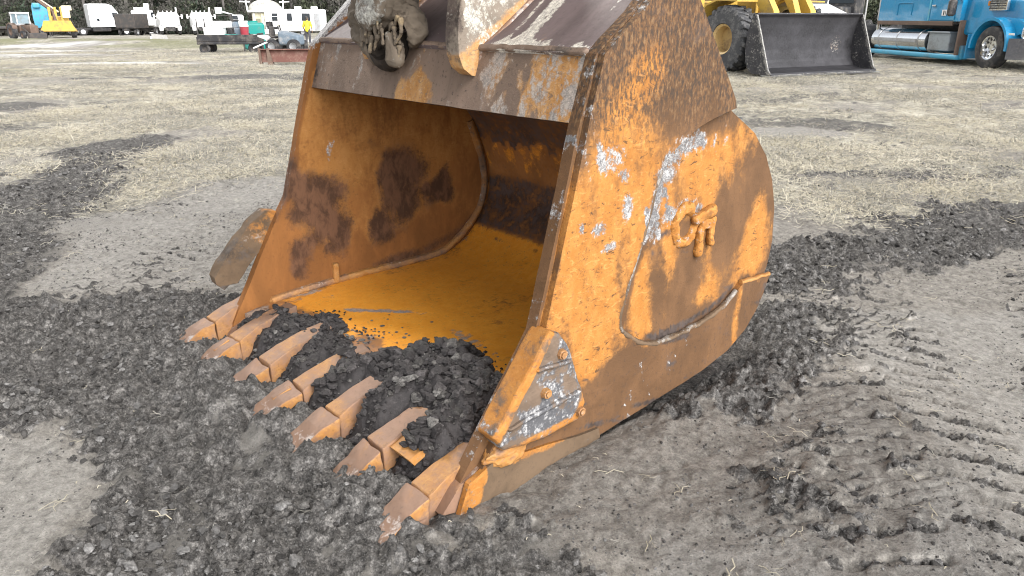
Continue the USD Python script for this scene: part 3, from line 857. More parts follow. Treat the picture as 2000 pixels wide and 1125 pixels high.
def beam_mask(v):
    u, w, z = v.T
    n = fbm(v * np.array([1, 6, 2.6]) * 2.4, 5, 51) - .5
    n2 = fbm(v * np.array([9, 9, 3.0]), 4, 52) - .5
    o = .20 + .72 * blob(w, z, .93, 1.22, .13, .08, .9) * sm(1.33, 1.25, z + .1 * n) + .35 * blob(w, z, .12, 1.30, .16, .12, .8) + .30 * sm(.65, .4, w) + .9 * n2 + .3 * n
    pale = .24 + .20 * sm(.75, .45, w) + .8 * n2 + .75 * n
    for c, h in ((1.585, .5), (1.50, .4), (1.36, .3)):
        pale = pale + h * np.exp(-((w - c) / .018) ** 2) * sm(1.18, 1.3, z)
    dk = .12 + .45 * n2 + .3 * np.exp(-((w - .53) / .035) ** 2) * sm(1.33, 1.28, z) + .3 * sm(1.66, 1.75, w)
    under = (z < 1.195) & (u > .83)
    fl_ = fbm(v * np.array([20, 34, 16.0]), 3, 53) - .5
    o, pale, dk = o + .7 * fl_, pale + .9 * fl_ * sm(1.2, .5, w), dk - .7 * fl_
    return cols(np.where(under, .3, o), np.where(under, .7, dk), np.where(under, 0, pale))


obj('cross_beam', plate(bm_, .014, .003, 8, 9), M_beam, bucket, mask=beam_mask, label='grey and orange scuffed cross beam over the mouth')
rf = prism_y([(.88, 1.392), (1.02, 1.475), (1.22, 1.615), (1.32, 1.60), (1.27, 1.56), (1.22, 1.575), (1.02, 1.437), (.93, 1.392), (.895, 1.377)], .045, WD - .045)


def roof_mask(v):
    u, w, z = v.T
    n = fbm(v * 3, 4, 61) - .5
    n2 = fbm(v * np.array([3, 14, 3.0]), 4, 62) - .5
    a = (u - .89)
    pale = .02 + .35 * n2
    for c, wd_, h in ((.40, .028, .75), (.355, .02, .5), (.475, .018, .55), (.25, .012, .25), (.10, .02, .35), (.02, .02, .3)):
        pale = pale + h * np.exp(-((w - c - .10 * a + .05 * n) / wd_) ** 2)
    pale = pale + .5 * sm(.07, .0, a) * sm(.6, .5, w) + .35 * blob(w, u, .36, .92, .12, .035, .6)
    o = .12 + .4 * n + .25 * np.exp(-((w - .30) / .06) ** 2)
    return cols(o, .15 + .5 * n2, np.where(w > .7, .25 + .3 * n2, pale))


obj('roof_plate', plate(rf, .014, .002, 8, 10), M_roof, bucket, mask=roof_mask, label='purple brown roof sheet with pale scratches')
ln = [Manifold.batch_hull([Manifold.sphere(.013, 8).translate([.893, float(a), 1.396]), Manifold.sphere(.013, 8).translate([.893, float(b), 1.396])]) for a, b in ((.05, WD - .05),)]
tl = ln[0].refine_to_length(.02)
t = joined(tl); vv = np.array(t.vertices); t.vertices = vv + (fbm(vv * 25, 3, 66)[:, None] - .5) * .012
obj('beam_lip', t, M_beam, bucket, smooth=60, mask=lambda v: cols(.3 + 0 * v[:, 0], .45 + .6 * (fbm(v * 7, 3, 8) - .5), .25 + .5 * (fbm(v * 12, 3, 9) - .5)))

# hinge ears
EAR = [(.885, 1.292), (.845, 1.30), (.81, 1.325), (.790, 1.37), (.784, 1.43), (.790, 1.50), (.802, 1.56), (.83, 1.66), (.86, 1.76), (.90, 1.86), (.97, 1.93), (1.06, 1.95), (1.15, 1.91), (1.22, 1.84), (1.38, 1.80), (1.46, 1.72), (1.47, 1.62), (1.40, 1.52), (1.25, 1.58), (1.0, 1.45), (.90, 1.385)]


def ear_mask(v):
    u, w, z = v.T
    n = fbm(v * 6, 4, 71) - .5
    edge = sm(.83, .80, u)
    return cols(.25 + .6 * n + .5 * edge + .6 * sm(.10, .0, (z - 1.39) - (u - .9) * .66) - .4 * edge, .12 + .5 * n + .45 * edge, .45 + .9 * n - .35 * edge)


for w0, w1 in ((.563, .635), (1.27, 1.342)):
    e = prism_y([(u + (.06 if (w0 > 1 and u < .9) else 0), z) for u, z in EAR], w0, w1) - cyl((1.04, 0, 1.80), (1.04, 2, 1.80), .06, seg=24) - cyl((1.36, 0, 1.70), (1.36, 2, 1.70), .05, seg=24)
    obj('hinge_ear', plate(e, .014, .004, 9, 13), M_ear, bucket, mask=ear_mask)
    bead([(.885, 1.30), (.905, 1.385), (.97, 1.432), (1.08, 1.51), (1.2, 1.60)], .016, w0, seed=14)
bead([(.868, 1.302), (.825, 1.335)], .009, .572, seed=15, mat=M_cheek)

# lip: the thick wedge of the cutting edge
lip = prism_y([(.235, .015), (.30, .085), (.40, .135), (.62, .166), (.62, .05), (.40, -.02)], -.012, WD + .012)
obj('cutting_lip', plate(lip, .02, .005, 8, 16), M_tooth, bucket, mask=lambda v: cols(.35 + .6 * (fbm(v * 5, 4, 1) - .5), .2, .35 + .5 * (fbm(v * 8, 4, 2) - .5)))
# low cheek along the right bottom edge, stepped where it ends
ck = prism_y([(.268, -.03), (.325, .105), (.42, .14), (.56, .125), (.72, .098), (.83, .078), (.935, .068), (.945, .028), (.90, .018), (.885, .002), (.70, -.012), (.50, -.026)], -.038, -.018)


def cheek_mask(v):
    u, w, z = v.T
    n = fbm(v * 8, 4, 81) - .5
    front = sm(.40, .33, u + .2 * n)
    return cols(.18 + .75 * front + .45 * sm(.07, .12, z - .05 * (u < .5) + .06 * n), .28 - .3 * front + .3 * n + .1 * sm(.75, .9, u), .22 + .4 * n + .2 * front)


obj('cheek_plate', plate(ck, .012, .004, 10, 17), M_cheek, bucket, mask=cheek_mask)

# side cutters bolted to the front corners
SC = [(.655, .535), (.69, .518), (.726, .474), (.765, .37), (.82, .225), (.79, .177), (.67, .172), (.541, .181), (.455, .195), (.425, .245)]


def cutter_mask(v):
    u, w, z = v.T
    n = fbm(v * 12, 4, 91) - .5
    rim = np.minimum(1, 2 * sm(.05, .0, np.abs((z - .245) - (u - .43) * 1.30)) + sm(.215, .185, z) + sm(.05, .02, .82 - u - (z - .22) * -.38))
    big = fbm(v * 5, 4, 92) - .5
    return cols(.50 * rim + .15 + .5 * n, .12 + .5 * n - .1 * rim, .58 - .42 * rim + 1.3 * n + .9 * big)


sc = Manifold.batch_hull([Manifold.sphere(.012, 8).translate([u, w, z]) for u, z in SC for w in (-.052, .02)])
rib = [Manifold.batch_hull([Manifold.sphere(.010, 8).translate([a[0], -.064, a[1]]), Manifold.sphere(.010, 8).translate([b[0], -.064, b[1]])]) for a, b in (((.475, .262), (.79, .285)), ((.60, .425), (.735, .418)))]
sc = Manifold.batch_boolean([sc] + rib, __import__('manifold3d').OpType.Add)
c_ = obj('side_cutter', plate(sc, .009, .006, 14, 19), steel('scraped_cutter', metal=(.085, .085, .09), white=(.56, .55, .54), brown=(.12,.085,.06), wht=.49, fine=30, grit=.3, bump=.9), bucket, mask=cutter_mask, label='scraped white and grey triangular cutter with bolts on the right corner')
hx = lambda u, z, r=.021: [cyl((u, -.055, z), (u, -.078, z), r, r * .85, 7), cyl((u, -.075, z), (u, -.084, z), r * .55, seg=8)]
for u, z in ((.63, .335), (.80, .205), (.70, .455)):
    t = plate(hx(u, z)[0] + hx(u, z)[1], .008, .006, 30, 20)
    obj('bolt', t, M_tooth, c_, mask=lambda v: cols(.55 + 0 * v[:, 0], .1, .35))
# lump of torn, peeling steel under the cutter
lp = trimesh.creation.icosphere(subdivisions=4)
v = np.array(lp.vertices) * (.85 + .7 * (fbm(np.array(lp.vertices) * 1.7, 4, 95)[:, None] - .35))
lp.vertices = v * np.array([.095, .036, .050]) + np.array([.49, -.022, .148])
obj('torn_edge', lp, M_tooth, bucket, smooth=60, mask=lambda v: cols(.70 + 1.2 * (fbm(v * 22, 3, 5) - .5), .25 + 1.0 * (fbm(v * 16, 3, 6) - .5), .1))
# the far cutter sticking forward of the left corner
CL = [(.23, .30), (.225, .335), (.27, .40), (.334, .47), (.42, .56), (.507, .615), (.565, .60), (.56, .55), (.486, .44), (.40, .36), (.326, .285), (.29, .285), (.262, .262)]
cl = prism_y([(u + .03, z) for u, z in CL], WD - .01, WD + .06)
cl = cl + prism_y([(.36, .36), (.53, .585), (.56, .57), (.40, .345)], WD + .055, WD + .085)
obj('side_cutter', plate(cl, .012, .009, 10, 21), M_cheek, bucket, mask=lambda v: cols(.22 + 1.2 * (fbm(v * 5, 4, 1) - .5), .46 + 1.3 * (fbm(v * 6, 4, 1) - .5) + .5 * sm(.30, .27, v[:, 2]), .20 + 1.1 * (fbm(v * 8, 4, 6) - .5)), label='grey brown hooked cutter sticking out at the left corner')
# small upright stub inside the left wall
obj('wall_stub', plate(rbox((.86, WD - .055, .235), (.03, .03, .11), .008), .01, .004, 20, 2), M_tooth, bucket, mask=lambda v: cols(.7 + 0 * v[:, 0], .1, .2))

# torn lifting eye and hook on the right side
ring = Manifold.revolve(CrossSection.circle(.023, 10).translate([.064, 0]), 32).rotate([90, 0, 0]).scale([1, .8, 1.05]).translate([1.425, .004, .748]) - box((1.50, 0, .80), (.05, .2, .05), (0, 30, 0))
t = plate(ring, .008, .015, 26, 23)
obj('lifting_eye', t, M_side, bucket, smooth=50, mask=lambda v: cols(.75 + .6 * (fbm(v * 9, 3, 13) - .5), .12 + .6 * (fbm(v * 12, 3, 14) - .5), .24 + .9 * (fbm(v * 18, 3, 3) - .5)))
hk = [rbox((1.535, -.012, .775), (.14, .034, .042), .012, (0, -12, 0)), rbox((1.515, -.010, .665), (.034, .03, .12), .010), rbox((1.590, -.012, .70), (.030, .03, .13), .010), rbox((1.55, -.010, .735), (.07, .03, .05), .010)]
t = plate(Manifold.batch_boolean(hk, __import__('manifold3d').OpType.Add), .009, .010, 22, 24)
obj('torn_hook', t, M_side, bucket, smooth=50, mask=lambda v: cols(.72 + .6 * (fbm(v * 9, 3, 13) - .5), .12, .26 + .9 * (fbm(v * 15, 3, 4) - .5)))

# seven teeth on their adapters
TW = [.055 + .2925 * i for i in range(7)]
r2 = np.random.default_rng(12)


def loft(secs):
    """secs: (u, half width, z low, z high, notch)"""
    ms = []
    for a, b in zip(secs[:-1], secs[1:]):
        ms.append(Manifold.batch_hull([Manifold.sphere(.006, 6).translate([s[0], y * s[1], z]) for s in (a, b) for y in (-1, 1) for z in s[2:4]]))
    return Manifold.batch_boolean(ms, __import__('manifold3d').OpType.Add)


def tooth_mask(v, n_):
    n = fbm(v * 7, 4, 101) - .5
    top = sm(.45, .75, n_[:, 2] + .35 * n)
    n2 = fbm(v * 17, 4, 103) - .5
    low = sm(.035, -.005, v[:, 2] - .03 * n2)
    return cols(.50 - .32 * top + 1.0 * n + .6 * n2, .10 + .7 * n + .5 * n2 + .45 * low, .12 + .34 * top * sm(.22, .0, v[:, 0] + .3 * n) + .9 * n2)


for i, w in enumerate(TW):
    worn, tip = r2.uniform(-.014, .010), [.0, -.03, .02, .03, .012, .035, .01][i]
    fw, ft = r2.uniform(.9, 1.06), r2.uniform(.8, 1.08)
    secs = [(tip - .01, .092 * ft, -.05, -.020), (.035, .078 * ft, -.04, .014), (.085, .054 * fw, -.03, .050 + worn), (.14, .053 * fw, -.02, .082 + worn), (.205, .058 * fw, -.01, .106)]
    t = loft(secs)
    t = t - Manifold.batch_hull([cyl((tip - .05, r2.uniform(-.03, .03), -.1), (tip - .05, .0, .1), r2.uniform(.03, .055), seg=14), cyl((tip + r2.uniform(-.01, .03), r2.uniform(-.03, .03), -.1), (tip + .01, 0, .1), .012, seg=10)])
    t = t - hull([((.14, -.075, .02), .022), ((.19, -.08, .03), .016)])          # worn hollow in the cheek
    if i % 2 == 1:
        t = t + rbox((.155, .01, .090 + worn), (.08, .024, .010), .004, (0, -22, 0))
    th = UsdGeom.Xform.Define(stage, free(str(bucket.GetPath()) + '/tooth'))
    th.AddTranslateOp().Set(Gf.Vec3d(0.0, float(w), .006 + r2.uniform(-.012, .006)))
    th.AddRotateZOp().Set(float(r2.uniform(-5, 5)))
    th.AddRotateXOp().Set(float(r2.uniform(-5, 5)))
    if i == 0:
        th.AddScaleOp().Set(Gf.Vec3f(.95, .82, .84))
    obj('tip', plate(t, .009, .011, 9, 30 + i), M_tooth, th.GetPrim(), smooth=38, mask=tooth_mask)
    ad = loft([(.222, .050, .0, .110), (.30, .046, .01, .142), (.42, .042, .06, .176), (.52, .036, .12, .188)])
    obj('adapter', plate(ad, .014, .006, 12, 40 + i), M_tooth, th.GetPrim(), smooth=38, mask=lambda v, i=i: cols(.45 + .6 * (fbm(v * 6 + i, 4, 1) - .5), .22 + .4 * (fbm(v * 7 + i, 3, 9) - .5), .15 + .4 * (fbm(v * 9 + i, 4, 2) - .5)))
obj('lip_shroud', plate(prism_y([(.24, .13), (.45, .20), (.46, .185), (.26, .10)], .17, .30), .014, .005, 10, 61), M_tooth, bucket, mask=lambda v: cols(.95 + 0 * v[:, 0], 0, .1), label='orange shroud plate on the lip beside the second tooth')

# ------------------------------------------------------------- dark earth lying in the bucket
hu, hw = np.meshgrid(np.arange(.08, .95, .0075), np.arange(.046, 1.765, .0085), indexing='ij')
pp = np.stack([hu, hw, 0 * hu], -1)
hn, hn2, hn3 = fbm(pp * 7, 3, 111) - .5, fbm(pp * 24, 3, 112) - .5, np.abs(fbm(pp * 15, 3, 113) - .5)
sdist = in_poly(hu, hw, HEAP) + .16 * hn + .05 * hn2
fl = np.interp(hu, [.08, .235, .30, .40, .62, .94], [-.03, .015, .09, .14, .171, .185])
thick = (.03 + .055 * sm(1.15, .55, hw) + .015) * sm(-.005, .13, sdist)
# the earth sinks between the teeth at the front so that the steel shows
saw = np.min(np.abs(hw[..., None] - np.array(TW)), -1)
thick = thick * (1 - .82 * sm(.105, .05, saw) * sm(.50, .36, hu) * sm(1.9, .0, hw * .6)) * (1 - .9 * sm(.09, .05, saw) * sm(.35, .25, hu))
hz_ = fl + thick * (1 + .5 * hn) + sm(0, .05, sdist) * (.05 * hn2 + .055 * (.16 - hn3) + .02 * hn) - .012 * sm(.01, -.02, sdist)
ok = sdist > -.03
ii = np.arange(hu.size).reshape(hu.shape)
q = np.stack([ii[:-1, :-1], ii[1:, :-1], ii[1:, 1:], ii[:-1, 1:]], -1).reshape(-1, 4)
q = q[ok.ravel()[q].all(1)]
hv = np.stack([hu, hw, hz_], -1).reshape(-1, 3)
used = np.unique(q)
re = np.zeros(len(hv), int); re[used] = np.arange(len(used))
top = trimesh.Trimesh(hv[used], np.vstack([re[q][:, [0, 1, 2]], re[q][:, [0, 2, 3]]]), process=False)
heap = thing('mud_heap', 'dark crumbly mud heaped on the bucket lip between the teeth', 'mud heap', (B0[0], B0[1], 0), ANG)
M_heap = mud_mat('heap_mud', (0.012, 0.0105, 0.0105), (0.034, 0.030, 0.0295), (0.11, 0.10, 0.098))
obj('mud', top, M_heap, heap, smooth=True)
tag(obj('spatter', drop_spots(), M_mud, heap, smooth=40), kind='stuff')
# loose lumps on the heap: bigger ones by the right corner
cu, cw, cz, cs = [], [], [], []
tree = cKDTree(np.stack([hu.ravel(), hw.ravel()], -1))
k = 0
while k < 9000:
    a, b = rng.uniform(.14, .92), rng.uniform(.06, 1.74)
    j = tree.query((a, b))[1]
    s_ = sdist.ravel()[j]
    if s_ < -.005 and not (s_ > -.07 and rng.uniform() < .10):
        continue
    k += 1
    big = rng.uniform() ** 7
    sz = (.0036 + .024 * big * (1.0 if b < 1.0 else .6)) if s_ > 0 else .004 + .003 * rng.uniform()
    nearT = np.min(np.abs(b - np.array(TW)))
    if nearT < .1 and a < .42:
        if rng.uniform() < .75:
            continue
        sz = min(sz, .010)
    base = hz_.ravel()[j] if s_ > -.02 else fl.ravel()[j]
    cu.append(a); cw.append(b); cz.append(base + sz * .1); cs.append(sz)
cu, cw, cz, cs = map(np.array, (cu, cw, cz, cs))
wx, wy = B0[0] + cu * BU[0] + cw * BW[0], B0[1] + cu * BU[1] + cw * BW[1]
instancer('mud_lumps', clods, [M_heap, M_heap, M_mud, M_heap, M_heap], np.stack([wx, wy, cz], -1), cs[:, None] * rng.uniform(.75, 1.35, (len(cs), 3)), rand_quats(len(cs), .8),
          'loose dark lumps of mud on the heap inside the bucket mouth', 'mud lumps', rng.integers(0, 5, len(cs)))

# ------------------------------------------------------------- the excavator's stick end hanging in the hinge ears
def lumps(spec, ref=.018, amp=.02, sc=9, seed=0, cut=None, fine=1.0):
    m = Manifold.batch_boolean([hull(s) for s in spec], __import__('manifold3d').OpType.Add)
    if cut is not None:
        m = m - cut
    r = m.refine_to_length(ref).to_mesh()
    t = trimesh.Trimesh(np.array(r.vert_properties[:, :3], float), np.array(r.tri_verts), process=False)
    n = np.array(t.vertex_normals)
    v = np.array(t.vertices)
    t.vertices = v + n * (fbm(v * sc, 4, seed) - .5)[:, None] * 2 * amp + n * (fbm(v * sc * 4, 3, seed + 1) - .5)[:, None] * amp * fine
    return t


M_grime = steel('grey_caked_grime', orange=(.26, .19, .11), orange2=(.34, .27, .17), brown=(.098, .078, .058), dark=(.018, .014, .011), metal=(.17, .16, .148), white=(.46, .45, .40), fine=40, grit=.45, bump=.8, rough=.85)
M_yellow = paint('loader_yellow', (0.56, 0.36, 0.06), .5, dirt=(.25, .17, .08), dirty=.35)
arm = thing('excavator', 'grime caked end of an excavator stick pinned between the bucket ears', 'excavator', (B0[0], B0[1], 0), ANG)
gm = lambda a, b, c_: (lambda v: cols(a + .7 * (fbm(v * 5, 4, 3) - .5), b + .6 * (fbm(v * 7, 4, 4) - .5), c_ + .6 * (fbm(v * 9, 3, 5) - .5)))
SH = trimesh.transformations.translation_matrix([.85, 1.10, 1.45]) @ np.diag([1.0, 1.12, 1.05, 1]) @ trimesh.transformations.translation_matrix([-.85, -1.03, -1.45])
cav = hull([((.68, .93, 1.42), .055), ((.70, 1.0, 1.34), .06), ((.85, .93, 1.44), .045), ((.88, 1.0, 1.36), .06)])
boss = lumps([[((.86, 1.19, 1.50), .075), ((.86, 1.02, 1.53), .10), ((.95, 1.1, 1.75), .16)], [((.84, 1.17, 1.44), .06), ((.83, 1.09, 1.375), .05)], [((.86, .94, 1.50), .07), ((.87, .90, 1.43), .045)],
              [((.95, .75, 1.80), .15), ((.95, 1.15, 1.80), .15)]], .010, .026, 9, 3, cav, 1.3)
boss.apply_transform(SH)
obj('stick_end', boss, M_grime, arm, smooth=45, mask=lambda v: cols(.12 + .8 * (fbm(v * 6, 4, 3) - .5), .16 + .8 * (fbm(v * 7, 4, 4) - .5) + .7 * blob(v[:, 1], v[:, 2], 1.045, 1.37, .09, .08, .6), .20 + .8 * (fbm(v * 5, 3, 5) - .5)))
# the pale worn face of the stick end
fc = lumps([[((.775, 1.10, 1.50), .028), ((.775, .99, 1.52), .03), ((.83, 1.0, 1.62), .05), ((.83, 1.12, 1.62), .05), ((.775, 1.06, 1.46), .022)]], .009, .012, 12, 9, None, 1.2)
fc.apply_transform(SH)
obj('worn_face', fc, M_grime, arm, smooth=45, mask=gm(.15, .0, .52))
bowl = Manifold.sphere(.105, 28).scale([.8, .9, 1.1]).translate([.85, 1.04, 1.405]) - Manifold.sphere(.085, 24).scale([.85, .85, 1.1]).translate([.80, 1.015, 1.43]) - box((.845, 1.035, 1.54), (.4, .4, .2))
bw = plate(bowl, .012, .008, 14, 4)
bw.apply_transform(SH)
obj('broken_bushing', bw, M_grime, arm, smooth=45, mask=lambda v: cols(.3 + .5 * (fbm(v * 8, 3, 2) - .5), .7, .05), label='broken dark cup under the arm end')
hang = lumps([[((.79, .955, 1.43), .010), ((.795, .945, 1.345), .028), ((.80, .91, 1.335), .024), ((.82, .93, 1.39), .018)]], .01, .008, 16, 12)
hang.apply_transform(SH)
obj('hanging_flap', hang, M_grime, arm, smooth=45, mask=gm(.25, .05, .35))
r3 = np.random.default_rng(4)
for k in range(26):
    a = r3.uniform(.84, 1.10)
    z0 = r3.uniform(1.42, 1.50) if a > .95 else r3.uniform(1.38, 1.50)
    L = r3.uniform(.02, .06)
    u0 = .775 if a > .95 else .80
    t = lumps([[((u0, a, z0), r3.uniform(.006, .012)), ((u0 + r3.uniform(-.015, .01), a + r3.uniform(-.03, .03), z0 - L), r3.uniform(.003, .007))]], .006, .006, 30, 20 + k)
    t.apply_transform(SH)
    obj('torn_strip', t, M_grime, arm, smooth=45, mask=gm(.45, .1, .25))
obj('pin', cyl((1.04, .50, 1.80), (1.04, 1.42, 1.80), .06, seg=24), M_grime, arm, mask=gm(.1, .4, .3))
obj('stick', [box((.83, .95, 2.55), (.42, .40, 1.55), (0, 9, 0))], M_yellow, arm)

# ------------------------------------------------------------- paints for the machines behind
M_tyre = paint('tyre_rubber', (0.030, 0.030, 0.032), .75, dirt=(.12, .11, .10), dirty=.35, scale=5, spec=.3)
M_tyre2 = paint('big_tyre_rubber', (0.060, 0.061, 0.064), .7, dirt=(.16, .155, .15), dirty=.4, scale=5, spec=.3)
M_black = paint('black_paint', (0.018, 0.018, 0.020), .45)
M_iron = paint('dark_iron', (0.045, 0.042, 0.040), .65, dirt=(.12, .09, .07))
M_white = paint('white_paint', (0.80, 0.80, 0.79), .35, var=.06, dirt=(.55, .53, .5), dirty=.15)
M_cream = paint('cream_paint', (0.62, 0.58, 0.42), .5, dirt=(.35, .3, .22))
M_grey = paint('grey_paint', (0.34, 0.35, 0.36), .5)
M_chrome = paint('chrome', (0.75, 0.76, 0.77), .14, metal=1.0, var=.05, dirt=(.4, .38, .35), dirty=.05)
M_alu = paint('aluminium', (0.62, 0.63, 0.64), .34, metal=.9, var=.1)
M_blue = paint('blue_truck_paint', (0.006, 0.225, 0.44), .28, var=.10, dirt=(.1, .2, .28), dirty=.1, coat=.6)
M_blue_pale = paint('pale_blue_paint', (0.06, 0.33, 0.50), .5, var=.3)
M_teal = paint('teal_plastic', (0.0, 0.22, 0.19), .45, var=.1)
M_brown = paint('brown_machinery', (0.115, 0.075, 0.055), .7, dirt=(.2, .14, .1))
M_rustbeam = paint('rust_beam_paint', (0.145, 0.060, 0.045), .75, dirt=(.22, .13, .1), dirty=.5)
M_red = paint('faded_red', (0.30, 0.03, 0.045), .5)
M_concrete = paint('concrete', (0.38, 0.37, 0.35), .9, dirt=(.2, .19, .17))
M_slate = paint('slate_blue_metal', (0.13, 0.17, 0.21), .55, dirt=(.3, .3, .3), dirty=.4)
M_lampw = paint('lamp_lens', (0.75, 0.75, 0.72), .15, var=.05)
M_amber = paint('amber_lens', (0.55, 0.2, 0.02), .2)
M_ltan = paint('tan_rim', (0.52, 0.36, 0.15), .6, dirt=(.3, .2, .1), dirty=.5)
mg = Mat('dark_glass')
M_glass = mg.finish(base_color=(.02, .025, .03), roughness=.08, specular_ior_level=.7)
M_bscoop = steel('worn_loader_bucket', orange=(.16, .10, .06), orange2=(.22, .15, .1), brown=(.034, .033, .036), dark=(.014, .0135, .0145), metal=(.12, .12, .125), white=(.38, .36, .32), fine=25, grit=.6, bump=.7, rough=.6)


def wheel(parent, c, R, w, rim_r, mat_t, mat_r, side=-1, lugs=0, hub=True, nuts=0):
    """a wheel turning about local y with its outer face at `side`"""
    x = UsdGeom.Xform.Define(stage, free(str(parent.GetPath()) + '/wheel'))
    x.AddTranslateOp().Set(Gf.Vec3d(*map(float, c)))
    p = x.GetPrim()
    h = w / 2
    rr = .035 * R / .5
    prof = [(rim_r, -h * .86), (rim_r + .02, -h), (R - 2.2 * rr, -h), (R - .6 * rr, -h * .88), (R, -h * .62), (R, h * .62), (R - .6 * rr, h * .88), (R - 2.2 * rr, h), (rim_r + .02, h), (rim_r, h * .86)]
    parts = [lathe(prof, 40)]
    if lugs:
        for k in range(lugs):
            for s in (-1, 1):
                b = Manifold.batch_hull([Manifold.sphere(.018, 6).translate([xx, yy, zz]) for xx, yy, zz in ((-.035, s * h * .94, R - .085), (.035, s * h * .94, R - .085), (-.035, s * h * .86, R + .012), (.035, s * h * .86, R + .012), (.085, s * h * .06, R + .022), (.155, s * h * .06, R + .016), (.085, s * h * .06, R - .05))])
                parts.append(b.rotate([0, 360.0 * (k + (.5 if s > 0 else 0)) / lugs, 0]))
    obj('tyre', parts, mat_t, p, smooth=35)
    s = side
    rp = [(.0, s * h * .10), (rim_r * .55, s * h * .10), (rim_r * .66, s * h * .30), (rim_r * .82, s * h * .34), (rim_r * .88, s * h * .80), (rim_r, s * h * .90), (rim_r, s * h * .2), (rim_r * .5, -s * h * .3), (0, -s * h * .3)]
    if lugs:
        rp = [(0, s * h * .05), (rim_r * .80, s * h * .05), (rim_r * .86, s * h * .75), (rim_r * 1.0, s * h * .92), (rim_r * 1.03, s * h * .75), (rim_r, -s * h * .3), (0, -s * h * .3)]
    r_ = obj('rim', lathe(rp if s > 0 else rp, 40), mat_r, p, smooth=35)
    if nuts:
        hs = [cyl((math.cos(a) * rim_r * .70, s * h * .33, math.sin(a) * rim_r * .70), (math.cos(a) * rim_r * .70, s * h * .345, math.sin(a) * rim_r * .70), .034, seg=12) for a in np.linspace(0, 2 * np.pi, nuts, endpoint=False)]
        for q in hs:
            obj('hand_hole', q, M_black, r_)
        obj('hub_cap', [cyl((0, s * h * .08, 0), (0, s * h * .42, 0), rim_r * .30, rim_r * .22, 20)], mat_r, r_)
    return p


def zat(x, y):
    return float(ground_z(np.array([x]), np.array([y]), False)[0])


# ------------------------------------------------------------- yellow wheel loader
LA = math.degrees(math.atan2(-.889, .459))
lo = thing('wheel_loader', 'yellow wheel loader with a wide dark bucket lowered to the ground', 'wheel loader', (6.53, 20.14, zat(6.7, 19.3) + .035), LA)
for X in (0, -3.0):
    for Y in (-1.2, 1.2):
        wheel(lo, (X, Y, .76), .76, .60, .36, M_tyre2, M_ltan, -1 if Y < 0 else 1, lugs=22)
prof = [(1.84, 0.0), (1.80, .05), (1.35, .06), (1.16, .12), (1.04, .28), (1.00, .52), (1.02, .82), (1.08, 1.10), (1.14, 1.27), (1.20, 1.32), (1.23, 1.34), (1.21, 1.37), (1.10, 1.36), (1.04, 1.22), (.97, .92), (.94, .56), (.98, .26), (1.10, .07), (1.25, .0)]
sp_ = [(1.84, 0.015), (1.74, .12), (1.22, 1.33), (1.10, 1.35), (.98, .95), (.95, .56), (.99, .27), (1.11, .08), (1.25, .012)]


def scoop_mask(v):
    n = fbm(v * 3, 4, 7) - .5
    p = blob(v[:, 1], v[:, 2], 1.38, .55, .28, .35, .7)
    return cols(.10 + .3 * p + .6 * n, .52 + .5 * n - .45 * p, -.10 + .50 * p + .35 * n + .22 * sm(.35, .1, v[:, 2]) + .5 * sm(1.3, 1.36, v[:, 2]) + .45 * sm(.03, .01, v[:, 2]))


sh = obj('bucket', plate(prism_y(prof, -1.55, 2.0), .06, .006, 5, 70), M_bscoop, lo, mask=scoop_mask, label='wide dark worn loader bucket')
for Y0 in (-1.585, 2.0):
    obj('side_plate', plate(prism_y(sp_, Y0, Y0 + .035), .06, .006, 4, 71), M_bscoop, sh, mask=lambda v: cols(.12 + .3 * (fbm(v * 4, 3, 2) - .5), .05, .38 + .4 * (fbm(v * 6, 4, 2) - .5) + .4 * sm(.06, .02, np.abs((v[:, 0] - 1.22) + (v[:, 2] - 1.33) * .42))))
obj('cutting_edge', prism_y([(1.95, -.015), (1.55, .003), (1.55, -.022), (1.93, -.022)], -1.6, 2.05), M_alu, sh)
for Y in (-.62, .62):
    obj('lift_arm', [prism_y([(-.55, 1.98), (-.15, 2.18), (.42, 1.98), (.86, 1.42), (.93, 1.0), (.90, .60), (.82, .50), (.72, .62), (.66, 1.10), (.25, 1.62), (-.45, 1.72)], Y - .09, Y + .09), cyl((.82, Y - .14, .62), (.82, Y + .14, .62), .09), cyl((-.4, Y - .14, 1.85), (-.4, Y + .14, 1.85), .12)], M_yellow, lo)
    obj('lift_ram', [cyl((-.3, Y * .72, .75), (.12, Y * .72, 1.1), .075), cyl((.12, Y * .72, 1.1), (.55, Y * .72, 1.48), .04)], M_iron, lo)
obj('front_frame', [rbox((-.55, 0, 1.0), (1.3, .8, .7), .05), rbox((-.45, -.30, 1.55), (.7, .10, .7), .03), rbox((-.45, .30, 1.55), (.7, .10, .7), .03), rbox((0, 0, .76), (.4, 1.9, .35), .06)], M_yellow, lo)
obj('tilt_link', [prism_y([(-.1, 1.55), (.55, 2.02), (.70, 1.92), (.98, 1.34), (.90, 1.22), (.52, 1.72), (-.05, 1.42)], -.09, .09)], M_yellow, lo)
obj('tilt_ram', [cyl((-.6, 0, 1.8), (.1, 0, 1.98), .09), cyl((.1, 0, 1.98), (.5, 0, 1.98), .045)], M_iron, lo)
obj('cross_tube', [cyl((.62, -.6, 1.15), (.62, .6, 1.15), .13, seg=20)], M_yellow, lo)
for s in (-1, 1):
    obj('fender', [prism_y([(-.95, 1.28), (-.70, 1.58), (-.30, 1.70), (.42, 1.66), (.42, 1.63), (-.28, 1.66), (-.67, 1.545), (-.92, 1.26)], s * 1.16 - .33, s * 1.16 + .33)], M_yellow, lo)
    obj('lamp_bracket', [rbox((-1.0, s * 1.42, 1.62), (.10, .26, .24), .02), rbox((-1.0, s * 1.1, 1.64), (.06, .5, .05), .01)], M_yellow, lo)
